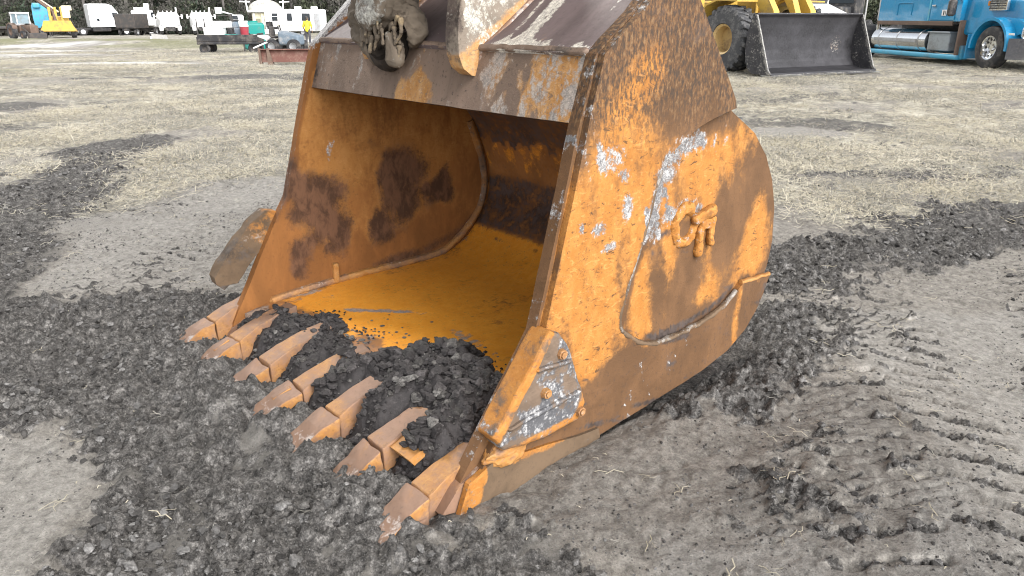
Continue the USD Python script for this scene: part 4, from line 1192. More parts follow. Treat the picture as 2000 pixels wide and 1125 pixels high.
obj('rear_body', [rbox((-3.1, 0, 1.35), (2.6, 1.5, 1.1), .10), rbox((-4.35, 0, 1.15), (.5, 2.3, .8), .08), rbox((-3.0, 0, .76), (.4, 1.9, .35), .06)], M_yellow, lo)
cb = obj('cab', [rbox((-1.75, 0, 3.25), (1.5, 1.5, .14), .05)] + [rbox((-1.75 + a * .68, b * .68, 2.55), (.09, .09, 1.4), .02) for a in (-1, 1) for b in (-1, 1)] + [rbox((-1.75, 0, 1.75), (1.45, 1.45, .5), .05)], M_yellow, lo)
obj('cab_glass', [box((-1.75, 0, 2.58), (1.26, 1.30, 1.24))], M_glass, cb)
obj('handrail', tube([(-1.0, -.75, 1.3), (-1.0, -.80, 2.2), (-1.3, -.80, 2.3)], .02), M_iron, lo)

# ------------------------------------------------------------- blue highway tractor
TA = math.degrees(math.atan2(-.997, .083))
tr = thing('semi_truck', 'bright blue semi truck with sleeper cab and chrome tank facing forward', 'semi truck', (13.28, 19.86, zat(12.6, 20.5) + .01), TA)
for Y in (-1.08, 1.08):
    wheel(tr, (0, Y, .52), .52, .30, .29, M_tyre, M_chrome, -1 if Y < 0 else 1, nuts=10)
for X in (-6.3, -7.65):
    for Y in (-1.0, 1.0):
        wheel(tr, (X, Y, .52), .52, .56, .29, M_tyre, M_chrome, -1 if Y < 0 else 1, nuts=10)
LOW = {'bumper': 0.0, 'fender': 0.0, 'chassis': -.1}


def tob(name, shape, mat, parent=None, **kw):
    """the truck's body parts, at the height of its low suspension; the two sides' pieces become parts of their own"""
    dz = LOW.get(name, -.20)
    ps = shape if isinstance(shape, (list, tuple)) else [shape]
    ps = [q.translate([0, 0, dz]) for q in ps]
    if name in ('side_window', 'lower_skirt', 'rear_trim', 'door'):
        return [obj(name, q, mat, parent, **kw) for q in ps][0]
    return obj(name, ps, mat, parent, **kw)


tob('chassis', [rbox((-3.3, s * .42, .78), (9.6, .10, .28), .02) for s in (-1, 1)] + [rbox((0, 0, .55), (.16, 2.0, .16), .03), rbox((-6.3, 0, .55), (.2, 1.6, .2), .03), rbox((-7.65, 0, .55), (.2, 1.6, .2), .03), rbox((-3.0, 0, .95), (4.5, .9, .4), .03)], M_black, tr)
# cab and sleeper
cabp = prism_y([(-1.35, 1.34), (-5.35, 1.34), (-5.35, 3.75), (-3.2, 3.75), (-2.2, 3.05), (-1.55, 2.25), (-1.35, 2.1)], -1.20, 1.20)
cab = tob('cab', cabp, M_blue, tr, smooth=25)
tob('lower_skirt', [rbox((-3.5, s * 1.185, 1.285), (3.75, .05, .12), .01) for s in (-1, 1)], M_brown, cab)
tob('side_window', [box((-2.15, s * 1.205, 2.55), (.85, .02, .55)) for s in (-1, 1)], M_glass, cab)
tob('windscreen', [prism_x([(-1.05, 2.3), (1.05, 2.3), (.98, 2.95), (-.98, 2.95)], -1.93, -1.90).rotate([0, 0, 0])], M_glass, cab)
dr = tob('door', [rbox((-2.12, -1.205, 1.92), (1.08, .03, 1.10), .012), rbox((-2.12, 1.205, 1.92), (1.08, .03, 1.10), .012)], M_blue, cab)
tob('door_handle', [rbox((-2.52, -1.235, 1.75), (.16, .03, .04), .008)], M_chrome, dr)
pl = tob('door_placard', [rbox((-2.02, -1.232, 1.56), (.20, .008, .15), .003)], M_white, dr, label='small white placard on the blue door')
tob('placard_mark', [box((-2.03, -1.239, 1.56), (.045, .004, .11)), box((-1.955, -1.239, 1.56), (.02, .004, .11))], M_black, pl)
tob('seam_trim', [rbox((-2.74, -1.206, 2.2), (.07, .02, 1.7), .008)], paint('pale_blue_trim', (.10, .42, .58), .3), cab)
hp = smooth_line([(-3.6, 1.50), (-3.6, 1.78), (-3.68, 1.84), (-4.25, 1.84), (-4.33, 1.78), (-4.33, 1.50)], 6)
tob('locker_door', Manifold.batch_boolean(tube([(x_, -1.206, z_) for x_, z_ in hp], .014, 6), __import__('manifold3d').OpType.Add), M_blue, cab)
tob('rear_trim', [rbox((-5.37, s * 1.17, 2.45), (.05, .10, 2.2), .02) for s in (-1, 1)], M_alu, cab)
tob('exhaust_stack', cyl((-5.6, -1.0, 1.0), (-5.6, -1.0, 4.1), .075), M_chrome, tr)
# hood and fenders
hood = Manifold.batch_hull([Manifold.sphere(.10, 12).translate([x_, y_, z_]) for x_, y_, z_ in ((-1.35, -.95, 1.95), (-1.35, .95, 1.95), (-1.35, -1.0, 1.1), (-1.35, 1.0, 1.1), (1.05, -.62, 1.72), (1.05, .62, 1.72), (1.10, -.66, .95), (1.10, .66, .95))])
hd = tob('hood', hood, M_blue, tr, smooth=40)
for s in (-1, 1):
    arc = [(math.cos(a) * .70 - .02, .52 + math.sin(a) * .72) for a in np.linspace(math.radians(-5), math.radians(183), 26)]
    arci = [(math.cos(a) * .63 - .02, .52 + math.sin(a) * .65) for a in np.linspace(math.radians(183), math.radians(-5), 26)]
    f1 = prism_y(arc + arci, s * 1.08 - .18, s * 1.08 + .18)
    arc2 = [(-.95, 1.02), (-.62, 1.20), (0, 1.26), (.55, 1.20), (1.12, 1.02), (1.18, .86), (.72, .86)] + [(math.cos(a) * .66, .52 + math.sin(a) * .68) for a in np.linspace(math.radians(25), math.radians(150), 16)] + [(-.70, .86)]
    tob('fender', [f1, prism_y(arc2, min(s * .70, s * 1.0), max(s * .70, s * 1.0))], M_blue, hd, smooth=30)
    hl = tob('headlight', [Manifold.sphere(1, 20).scale([.12, .15, .15]).translate([1.10, s * .98, 1.10]), rbox((1.0, s * .98, 1.10), (.24, .32, .32), .08)], M_chrome, tr)
    tob('lens', [Manifold.sphere(1, 20).scale([.06, .11, .11]).translate([1.19, s * .99, 1.10])], M_glass, hl)
    tob('marker_lamp', [rbox((.78, s * 1.262, 1.06), (.18, .02, .05), .008)], M_lampw, tr)
    tob('mirror_arm', tube([(-1.5, s * 1.2, 1.92), (-1.2, s * 1.55, 1.92), (-.75, s * 1.55, 1.93)], .022), M_lampw, tr)
    tob('mirror', [rbox((-1.35, s * 1.48, 1.68), (.14, .22, .42), .06)], M_black, tr)
    ring_ = smooth_line([(.55, s * .86, 1.92), (1.0, s * .86, 1.92), (1.22, s * .86, 1.84), (1.05, s * .86, 1.74), (.62, s * .84, 1.72)], 6)
    tob('hood_guide', Manifold.batch_boolean(tube([tuple(q) for q in ring_], .02, 6), __import__('manifold3d').OpType.Add), M_lampw, tr)
    av = tob('air_intake', [rbox((-.22, s * .98, 1.80), (.62, .10, .40), .02)], M_chrome, hd)
    tob('intake_grille', [box((-.22 + x_, s * 1.035, 1.80 + z_), (.27, .02, .03)) for x_ in (-.15, .15) for z_ in np.linspace(-.14, .14, 6)], M_black, av)
    tob('amber_lamp', [rbox((-.56, s * 1.02, 1.78), (.06, .05, .12), .015)], M_amber, hd)
# bumper
tob('bumper', [prism_z([(.72, -1.26), (.72, -1.20), (1.02, -1.02), (1.42, -.85), (1.42, .85), (1.02, 1.02), (.72, 1.20), (.72, 1.26), (1.08, 1.10), (1.50, .9), (1.50, -.9), (1.08, -1.10)], .27, .76)], M_chrome, tr)
# right-hand (and left-hand) tank, box steps and fairing rail
for s in (-1, 1):
    tk = tob('fuel_tank', [cyl((-5.6, s * .86, .80), (-2.75, s * .86, .80), .33, seg=32)], M_chrome, tr, smooth=40)
    for x_ in (-5.2, -4.2, -3.1):
        tob('tank_strap', cyl((x_ - .03, s * .86, .80), (x_ + .03, s * .86, .80), .338, seg=32), M_alu, tk)
    tob('tank_step', [rbox((-4.3, s * 1.19, .80), (2.3, .03, .10), .01)], M_grey, tk)
    tob('tool_box', [rbox((-2.15, s * .92, .80), (.95, .50, .48), .03), rbox((-2.15, s * .94, 1.05), (1.0, .54, .04), .01)], paint('tread_plate', (.33, .37, .40), .4, metal=.6), tr)
    tob('cowl_panel', [rbox((-1.3, s * 1.05, .92), (.10, .30, .90), .02)], M_brown, tr)
    tob('fairing_rail', [rbox((-3.45, s * 1.10, .42), (4.5, .22, .13), .04), rbox((-1.2, s * 1.02, .55), (.14, .22, .36), .03)], M_blue_pale if s < 0 else M_blue, tr)
    tob('mud_flap', [rbox((-.86, s * 1.05, .72), (.05, .34, .62), .02)], M_blue, tr)
tob('fifth_wheel', [rbox((-6.9, 0, 1.08), (1.0, .95, .10), .04)], M_black, tr)


# ------------------------------------------------------------- far machines along the edge of the wood
def facing(x, y, turn=0.0):
    """yaw that turns local +x towards the camera's place, plus a turn"""
    return math.degrees(math.atan2(-y, -x)) + turn


# yellow crane tractor with its boom up
x_, y_ = -48.5, 84.1
cr = thing('boom_crane', 'old yellow boom machine with its brown boom raised to the left', 'crane', (x_, y_, zat(x_, y_)), facing(x_, y_))
for X in (-1.9, .7):
    for Y in (-1.35, 1.35):
        wheel(cr, (X, Y, .6), .6, .45, .28, M_tyre, M_iron, -1 if Y < 0 else 1)
obj('front_shield', [prism_x([(-1.75, .65), (1.75, .65), (1.45, 1.15), (1.25, 1.75), (-1.25, 1.75), (-1.45, 1.15)], 1.2, 1.45), rbox((1.4, 0, .78), (.3, 3.3, .22), .04)], M_yellow, cr)
obj('frame', [rbox((-.6, 0, .95), (3.6, 1.3, .5), .05), rbox((-1.4, .3, 1.7), (1.6, 1.7, 1.0), .08)], M_yellow, cr)
for Y in (-.55, .0, .55):
    obj('upright', [rbox((.9, Y, 2.3), (.22, .24, 1.6), .03)], M_yellow, cr)
obj('counter_box', [rbox((.7, .95, 2.6), (.9, .75, 1.2), .05), rbox((.7, 1.1, 3.0), (.7, .9, .5), .05)], M_cream, cr)
bo = [(.9, -.1, 1.7), (.8, -.2, 2.7), (.4, -1.2, 3.6), (.1, -2.0, 4.4), (-.2, -3.0, 5.4)]
obj('boom', Manifold.batch_boolean([cyl(a, b, .20, seg=6) for a, b in zip(bo[:-1], bo[1:])], __import__('manifold3d').OpType.Add), M_brown, cr)
obj('boom_ram', [cyl((.9, .3, 2.6), (.3, -1.3, 3.9), .10)], M_cream, cr)
# brown tractor with a pale cab
x_, y_ = -47.8, 77.3
t = thing('farm_tractor', 'weathered brown tractor with a pale cab at the far left', 'tractor', (x_, y_, zat(x_, y_)), facing(x_, y_, 25))
for Y in (-.85, .85):
    wheel(t, (-.9, Y, .72), .72, .42, .36, M_tyre, M_brown, -1 if Y < 0 else 1)
    wheel(t, (1.1, Y, .42), .42, .26, .2, M_tyre, M_brown, -1 if Y < 0 else 1)
obj('body', [rbox((.6, 0, 1.0), (1.9, .62, .7), .08), rbox((-.8, 0, .95), (1.2, .9, .7), .06), rbox((1.6, 0, .9), (.15, .75, .8), .03)], M_brown, t)
for Y in (-.85, .85):
    obj('fender', [prism_y([(-1.7, .95), (-1.4, 1.4), (-.9, 1.55), (-.35, 1.35), (-.2, 1.0), (-.28, .98), (-.42, 1.28), (-.9, 1.47), (-1.35, 1.33), (-1.62, .95)], Y - .22, Y + .22)], M_brown, t)
c_ = obj('cab', [rbox((-.7, 0, 2.45), (1.25, 1.3, .16), .04)] + [rbox((-.7 + a * .55, b * .58, 1.9), (.08, .08, 1.0), .02) for a in (-1, 1) for b in (-1, 1)], M_white, t)
obj('cab_glass', [box((-.7, 0, 1.92), (1.0, 1.06, .9))], paint('pale_glass', (.22, .30, .34), .15), c_)
obj('front_loader', [rbox((2.0, 0, .35), (.5, 1.6, .55), .05), cyl((.6, -.6, 1.2), (1.9, -.6, .45), .07), cyl((.6, .6, 1.2), (1.9, .6, .45), .07)], M_iron, t)
# blue body standing behind
x_, y_ = -53.0, 89.2
t = thing('blue_hopper', 'tall bright blue machine hood standing between tractor and crane', 'hopper', (x_, y_, zat(x_, y_)), facing(x_, y_, -15))
obj('shell', [prism_y([(-.6, .9), (.55, .9), (.75, 2.0), (.55, 3.2), (.1, 3.55), (-.6, 3.3)], -.75, .75)], M_blue_pale, t)
obj('spout', [rbox((.5, -.2, 3.25), (.8, .7, .5), .12)], M_blue_pale, t)
obj('stand', [rbox((a * .4, b * .55, .45), (.14, .14, .92), .02) for a in (-1, 1) for b in (-1, 1)] + [rbox((.0, 0, .88), (1.2, 1.4, .1), .02)], M_iron, t)
# dark flat truck at the frame's edge
x_, y_ = -57.9, 88.5
t = thing('flatbed_truck', 'dark flatbed truck partly cut off by the left edge', 'truck', (x_, y_, zat(x_, y_)), facing(x_, y_, 80))
obj('bed', [rbox((-.8, 0, 1.0), (4.2, 2.1, .22), .03), rbox((0, 0, .72), (6.0, .8, .25), .03)], M_iron, t)
obj('cab', [rbox((2.3, 0, 1.35), (1.6, 1.9, 1.1), .12), rbox((2.1, 0, 2.05), (1.0, 1.7, .5), .12)], M_grey, t)
for X in (-2, 2.3):
    for Y in (-.9, .9):
        wheel(t, (X, Y, .42), .42, .3, .22, M_tyre, M_iron, -1 if Y < 0 else 1)


def cab_wheels(t, spots, R=.5):
    for X, Y in spots:
        wheel(t, (X, Y, R), R, .3 if abs(X) > 1 else .34, R * .55, M_tyre, M_alu, -1 if Y < 0 else 1)


# white sleeper truck seen from the side
x_, y_ = -53.6, 104.1
a_ = math.atan2(y_, x_)
t = thing('semi_truck', 'white semi truck with tall sleeper and sloping nose at the wood edge', 'semi truck', (x_, y_, zat(x_, y_)), math.degrees(a_) - 90 + 12)
obj('cab', [prism_y([(-2.1, 1.05), (-2.1, 3.75), (-1.9, 3.9), (.2, 3.9), (.75, 3.7), (1.35, 2.85), (1.55, 2.1), (1.55, 1.05)], -1.15, 1.15)], M_white, t)
obj('hood', [prism_y([(1.55, .55), (1.55, 2.0), (2.6, 1.75), (2.95, 1.35), (2.95, .5), (2.5, .5), (2.4, .9), (2.05, 1.1), (1.7, .9)], -1.0, 1.0)], M_white, t)
[obj('side_window', q, M_glass, t) for q in [box((.95, s * 1.155, 2.5), (.6, .02, .55)) for s in (-1, 1)]]
[obj('sleeper_window', q, M_glass, t) for q in [box((-1.1, s * 1.155, 1.9), (.3, .02, .3)) for s in (-1, 1)]]
obj('chassis', [rbox((-1.4, 0, .8), (6.8, .9, .3), .03), rbox((-.8, 0, .75), (2.2, 2.0, .5), .1)], M_black, t)
[obj('mirror', q, M_black, t) for q in [rbox((1.5, s * 1.4, 2.3), (.15, .2, .6), .04) for s in (-1, 1)]]
for X in (-4.2, -3.1, 2.05):
    for Y in (-1.0, 1.0):
        wheel(t, (X, Y, .5), .5, .3, .28, M_tyre, M_white, -1 if Y < 0 else 1)
# dark dump body with the white service truck behind it
x_, y_ = -47.4, 99.6
t = thing('dump_truck', 'white truck carrying a dark square dump body next to the semi', 'dump truck', (x_, y_, zat(x_, y_)), facing(x_, y_, 152))
obj('dump_body', [rbox((-1.2, 0, 1.75), (3.4, 2.5, 1.7), .06), rbox((-2.93, 0, 1.75), (.06, 2.3, 1.5), .02)], M_iron, t)
obj('chassis', [rbox((.3, 0, .75), (6.4, .9, .3), .03)], M_black, t)
obj('cab', [rbox((1.7, 0, 2.1), (1.6, 2.2, 1.9), .15), rbox((3.0, 0, 1.5), (1.3, 1.9, 1.0), .15)], M_white, t)
obj('mast', [rbox((1.2, -.9, 3.3), (.5, .5, 1.1), .05), rbox((1.2, -.2, 3.2), (.4, 1.8, .4), .05), cyl((1.2, -1.1, 2.2), (1.2, -1.1, 3.9), .12)], M_white, t)
[obj('dome_window', q, M_glass, t) for q in [box((2.1, s * 1.105, 2.5), (.7, .02, .6)) for s in (-1, 1)]]
cab_wheels(t, [(-2.2, -1.0), (-2.2, 1.0), (2.6, -1.0), (2.6, 1.0)])


def white_front(x_, y_, turn, label, stack):
    t = thing('white_truck', label, 'truck', (x_, y_, zat(x_, y_)), facing(x_, y_, turn), 'white trucks parked in a row before the wood')
    obj('cab', [prism_x([(-1.25, 1.35), (1.25, 1.35), (1.22, 2.2), (1.0, 2.6), (-1.0, 2.6), (-1.22, 2.2)], -2.4, -.6)], M_white, t)
    h = obj('hood', [Manifold.batch_hull([Manifold.sphere(.12, 10).translate([a, b, c]) for a, b, c in ((-.6, -1.1, 1.95), (-.6, 1.1, 1.95), (.85, -.95, 1.65), (.85, .95, 1.65), (.95, -1.0, .95), (.95, 1.0, .95), (-.6, -1.15, .95), (-.6, 1.15, .95))])], M_white, t)
    for s in (-1, 1):
        obj('fender', [rbox((.55, s * 1.0, .78), (1.0, .46, .62), .12)], M_white, t)
        obj('headlight', [rbox((1.08, s * .95, 1.15), (.06, .26, .16), .02)], M_grey, t)
        obj('mirror', [rbox((-.75, s * 1.55, 2.1), (.12, .2, .5), .04), cyl((-.75, s * 1.2, 2.1), (-.75, s * 1.5, 2.1), .03)], M_white, t)
    obj('grille_opening', [rbox((1.05, 0, .72), (.10, 1.05, .52), .03)], M_black, t)
    obj('windscreen', [box((-.59, 0, 2.25), (.03, 1.75, .42))], paint('bright_windscreen' if 'bright' not in taken else 'bw', (.55, .57, .58), .1), t)
    for b in np.linspace(-.95, .95, 5):
        obj('roof_lamp', [rbox((-1.2, b, 2.68), (.2, .12, .16), .03)], M_white, t)
    obj('exhaust_stack', [cyl((-2.2, s * 1.1, 1.2), (-2.2, s * 1.1, 3.15), .09) for s in stack], M_white, t)
    obj('bed', [rbox((-4.2, 0, 1.3), (3.4, 2.3, .9), .05), rbox((-2.2, 0, .75), (5.8, .9, .3), .03)], M_white, t)
    cab_wheels(t, [(.4, -1.0), (.4, 1.0), (-4.6, -1.0), (-4.6, 1.0)])


white_front(-41.3, 95.0, 4, 'left one of two white trucks facing the camera with dark grille', (1,))
white_front(-37.4, 95.2, 3, 'right one of two white trucks facing the camera, tall stack', (1,))
# white utility truck with a dark rack
x_, y_ = -36.0, 101.3
t = thing('utility_truck', 'white utility truck with dark roof rack behind the black trailer', 'truck', (x_, y_, zat(x_, y_)), facing(x_, y_, 70))
obj('body', [rbox((-1.2, 0, 1.25), (2.9, 2.0, .8), .06), rbox((1.6, 0, 1.25), (2.2, 1.9, .8), .15)], M_white, t)
obj('cab', [rbox((.7, 0, 2.0), (1.3, 1.8, .8), .2)], M_white, t)
[obj('window', q, M_glass, t) for q in [box((.7, s * .905, 2.05), (.95, .02, .4)) for s in (-1, 1)]]
obj('rack', [rbox((-1.0, 0, 2.3), (3.0, 1.8, .1), .03)] + [rbox((-1.0 + a * 1.3, b * .8, 1.95), (.08, .08, .7), .02) for a in (-1, 1) for b in (-1, 1)], M_iron, t)
obj('lift_basket', [rbox((-1.6, .2, 2.9), (.7, .7, .8), .06), cyl((.2, 0, 2.4), (-1.6, 0, 2.9), .1)], M_white, t)
cab_wheels(t, [(-1.8, -.9), (-1.8, .9), (1.7, -.9), (1.7, .9)], .4)

# black utility trailer and what it carries
x_, y_ = -15.2, 42.4
TZ, TR = zat(x_, y_), facing(x_, y_, 78)
t = thing('utility_trailer', 'low black utility trailer loaded with yard equipment', 'trailer', (x_, y_, TZ), TR)
obj('deck', [rbox((0, 0, .62), (3.1, 1.7, .08), .02)], M_brown, t)
for s in (-1, 1):
    obj('side_rail', [rbox((0, s * .86, .80), (3.1, .05, .34), .015), rbox((0, s * .86, .55), (3.2, .08, .14), .02)], M_black, t)
    obj('rear_post', [rbox((-1.5, s * .82, 1.25), (.06, .06, 1.0), .01)], M_iron, t)
obj('front_rail', [rbox((1.53, 0, .84), (.05, 1.7, .4), .015)], M_black, t)
obj('ramp_gate', [rbox((-1.58, 0, .72), (.06, 1.7, .3), .02)], M_iron, t)
obj('tongue', [cyl((1.5, -.5, .58), (2.5, 0, .5), .05), cyl((1.5, .5, .58), (2.5, 0, .5), .05)], M_black, t)
obj('jack_stand', [cyl((.8, -.85, .05), (.8, -.85, .62), .04), rbox((.8, -.85, .03), (.2, .2, .06), .01)], M_iron, t)
for X in (-1.25, 1.25):
    for Y in (-.72, .72):
        wheel(t, (X, Y, .28), .28, .2, .15, M_tyre, M_iron, -1 if Y < 0 else 1)
ca, sa_ = math.cos(math.radians(TR)), math.sin(math.radians(TR))
on = lambda lx, ly, lz: (x_ + lx * ca - ly * sa_, y_ + lx * sa_ + ly * ca, TZ + lz)
k = thing('tool_chest', 'white metal chest on the left end of the black trailer', 'chest', on(-.75, -.2, .66), TR)
obj('case', [rbox((0, 0, .32), (1.0, .8, .62), .03)], M_white, k)
obj('lid', [rbox((0, 0, .66), (1.04, .84, .07), .02)], M_white, k)
k = thing('push_mower', 'dark mower with angled handle standing on the black trailer', 'mower', on(.05, -.1, .66), TR)
obj('deck', [rbox((0, 0, .22), (.7, .6, .22), .06)], M_teal, k)
obj('engine', [cyl((0, 0, .32), (0, 0, .62), .17), rbox((0, 0, .62), (.3, .3, .1), .03)], M_black, k)
obj('handle', tube([(-.3, -.22, .3), (-.75, -.22, .95), (-.75, .22, .95), (-.3, .22, .3)], .022), M_grey, k)
for a in (-.28, .28):
    for b in (-.3, .3):
        obj('wheel', cyl((a, b - .03, .11), (a, b + .03, .11), .11), M_tyre, k)
k = thing('ride_mower', 'small dark engine unit with silver parts on the trailer middle', 'mower', on(.45, .25, .66), TR)
obj('body', [rbox((0, 0, .45), (.8, .5, .4), .08), rbox((-.2, 0, .8), (.3, .4, .35), .06)], M_slate, k)
obj('seat', [rbox((-.2, 0, 1.02), (.34, .4, .10), .04), rbox((-.38, 0, 1.18), (.08, .4, .34), .03)], M_black, k)
for a in (-.3, .3):
    for b in (-.3, .3):
        obj('wheel', cyl((a, b - .07, .2), (a, b + .07, .2), .2), M_tyre, k)
k = thing('water_cooler', 'round red drinks cooler with a white lid on the trailer', 'cooler', on(.78, -.25, .66), TR)
obj('drum', [cyl((0, 0, 0.25), (0, 0, .72), .20, .24, 20), rbox((0, 0, .13), (.42, .42, .25), .03)], M_red, k)
obj('lid', [cyl((0, 0, .72), (0, 0, .86), .25, .20, 20), Manifold.sphere(.19, 16).scale([1, 1, .6]).translate([0, 0, .86])], M_white, k)
k = thing('folded_tarp', 'pale tarp bundle lying over the right end of the trailer', 'tarp', on(1.2, -.15, .66), TR)
obj('bundle', lumps([[((-.2, -.3, .12), .12), ((.2, .3, .12), .14), ((.1, -.2, .2), .14)]], .05, .04, 5, 3), paint('pale_tarp', (.45, .52, .5), .7), k)
# teal tank
x_, y_ = -14.9, 45.3
k = thing('teal_tank', 'big teal green tank standing behind the trailer', 'tank', (x_, y_, zat(x_, y_)), facing(x_, y_))
obj('body', [rbox((0, 0, .78), (1.15, 1.22, 1.5), .16)], M_teal, k, smooth=45)
obj('lid', [cyl((0, 0, 1.52), (0, 0, 1.62), .28, seg=20)], M_teal, k)
obj('foot', [rbox((0, s * .45, .05), (1.0, .16, .10), .02) for s in (-1, 1)], M_teal, k)
# slate coloured machine and the rusty beam before it
x_, y_ = -11.3, 39.0
k = thing('compact_machine', 'slate blue machine with dark tyres behind the rusty beam', 'machine', (x_, y_, zat(x_, y_)), facing(x_, y_, 65))
obj('hood', [Manifold.batch_hull([Manifold.sphere(.12, 10).translate([a, b, c]) for a in (-.1, .75) for b in (-.28, .28) for c in (.5, .78 if a > 0 else .95)])], M_slate, k)
obj('seat', [rbox((-.45, 0, .78), (.45, .5, .12), .05), rbox((-.66, 0, 1.02), (.12, .5, .5), .05)], M_black, k)
obj('panel', [rbox((-1.0, 0, .75), (.5, .9, .10), .03, (0, 18, 0))], M_white, k)
for X in (-.5, .62):
    for Y in (-.45, .45):
        wheel(k, (X, Y, .34), .34, .26, .18, M_tyre, M_grey, -1 if Y < 0 else 1)
obj('lever', [cyl((-.15, .1, .8), (-.3, .1, 1.35), .03), cyl((-.15, -.1, .8), (-.28, -.1, 1.3), .03)], M_black, k)
x_, y_ = -7.75, 27.4
k = thing('steel_beam', 'rusty red brown steel beam on end plates at the field edge', 'steel beam', (x_, y_, zat(x_, y_)), facing(x_, y_, 90 - 8))
obj('web', [rbox((.1, 0, .34), (2.3, .05, .42), .01)], M_rustbeam, k)
obj('flange', [rbox((.1, -.04, .54), (2.3, .20, .03), .008), rbox((.1, -.04, .13), (2.3, .20, .03), .008)], M_rustbeam, k)
for a in (-1.08, -.80):
    obj('end_plate', [prism_y([(a - .03, 0), (a + .16 if a > -1 else a + .05, 0), (a + .03, .58), (a - .05, .58)], -.14, .12)], M_brown, k)
obj('foot', [rbox((1.1, 0, .07), (.3, .3, .13), .02)], M_brown, k)
obj('pale_sheet', [rbox((-1.05, 0, .68), (.5, .25, .05), .015, (0, -22, 0))], M_white, k)
# harvester with a domed hood
x_, y_ = -33.3, 107.0
k = thing('harvester', 'cream machine with domed white top and mirror arms, facing forward', 'harvester', (x_, y_, zat(x_, y_)), facing(x_, y_))
obj('body', [rbox((-1.2, 0, 1.5), (3.6, 3.6, 2.4), .1)], M_cream, k)
dm = Manifold.sphere(1.0, 32).scale([2.0, 2.25, 1.45]).translate([-1.0, 0, 2.95]) ^ box((-1, 0, 4.0), (5, 5, 2.05))
obj('dome', dm, paint('dome_white', (.62, .62, .55), .6), k)
obj('ledge', [rbox((-1.0, 0, 2.86), (4.1, 4.7, .22), .05)], M_white, k)
for b in (-1.55, -.5, .55, 1.5):
    obj('front_post', [rbox((.68, b, 1.5), (.12, .28, 2.3), .03)], M_white if abs(b) > 1 else M_cream, k)
    obj('front_panel', [rbox((.62, b + .5, 1.3), (.06, .6, 1.3), .02)], paint('olive_panel', (.22, .21, .13), .6), k)
for s in (-1, 1):
    obj('mirror_arm', [cyl((.2, s * 2.3, 2.9), (.2, s * 2.45, 5.2), .10), cyl((.2, s * 1.9, 4.05), (.2, s * 3.2, 4.1), .09)], M_white, k)
    wheel(k, (0, s * 1.7, .7), .7, .5, .35, M_tyre, M_cream, s)
    wheel(k, (-2.6, s * 1.6, .5), .5, .4, .25, M_tyre, M_cream, s)
obj('roof_pole', [cyl((.9, -.05, .4), (.9, .05, 5.2), .06)], M_white, k)
# white camper
x_, y_ = -24.6, 90.0
k = thing('camper_trailer', 'long white camper with dark windows beside the person in yellow', 'camper', (x_, y_, zat(x_, y_) + .1), facing(x_, y_, 84))
obj('body', [rbox((0, 0, 1.65), (6.6, 2.3, 2.35), .14)], M_white, k)
for a, w_ in ((-2.2, .6), (-.6, .55), (1.2, .9)):
    [obj('window', q, M_glass, k) for q in [rbox((a, s * 1.155, 2.0), (w_, .04, .8), .015) for s in (-1, 1)]]
obj('door', [rbox((2.4, -1.16, 1.5), (.65, .04, 1.8), .015)], M_grey, k)
for a in (-1.9, .3, 2.1):
    obj('roof_unit', [rbox((a, 0, 2.98), (.75, .7, .34), .1)], M_white, k)
obj('step', [rbox((-2.4, -1.3, .45), (.9, .35, .12), .02)], M_iron, k)
for X in (-.7, .7):
    for Y in (-.95, .95):
        wheel(k, (X, Y, .36), .36, .24, .2, M_tyre, M_grey, -1 if Y < 0 else 1)
obj('stripe', [box((0, s * 1.153, 1.15), (6.3, .012, .16)) for s in (-1, 1)], M_cream, k)
# golf cart with dark canopy panels left of the camper
x_, y_ = -22.9, 76.0
k = thing('white_cart', 'white box cart with dark seat opening beside the camper', 'cart', (x_, y_, zat(x_, y_)), facing(x_, y_, 60))
obj('body', [rbox((0, 0, .62), (2.3, 1.2, .5), .1), rbox((.9, 0, .95), (.5, 1.15, .4), .1)], M_white, k)
obj('seat', [rbox((-.25, 0, .98), (.6, 1.1, .22), .06), rbox((-.55, 0, 1.3), (.14, 1.1, .5), .05)], M_black, k)
obj('roof', [rbox((-.1, 0, 2.0), (1.8, 1.2, .08), .03)] + [cyl((a, b, .8), (a * .9, b, 2.0), .03) for a in (-.85, .8) for b in (-.52, .52)], M_white, k)
for X in (-.75, .8):
    for Y in (-.5, .5):
        wheel(k, (X, Y, .24), .24, .18, .12, M_tyre, M_white, -1 if Y < 0 else 1)
# concrete block and small post on the ridge
x_, y_ = -27.2, 60.5
k = thing('concrete_block', 'low grey concrete block beside the road before the trucks', 'concrete block', (x_, y_, zat(x_, y_)), facing(x_, y_, 70))
obj('slab', [prism_y([(-.5, 0), (.55, 0), (.42, .5), (-.5, .62)], -.3, .3)], M_concrete, k)
obj('lifting_loop', tube([(-.1, 0, .55), (-.1, 0, .66), (.08, 0, .66), (.08, 0, .52)], .015), M_iron, k)
x_, y_ = -31.0, 67.5
k = thing('marker_post', 'short white post with dark top at the road edge', 'post', (x_, y_, zat(x_, y_)), facing(x_, y_))
obj('post', [rbox((0, 0, .35), (.3, .3, .7), .03)], M_white, k)
obj('cap', [rbox((.05, 0, .55), (.32, .34, .24), .05)], M_black, k)


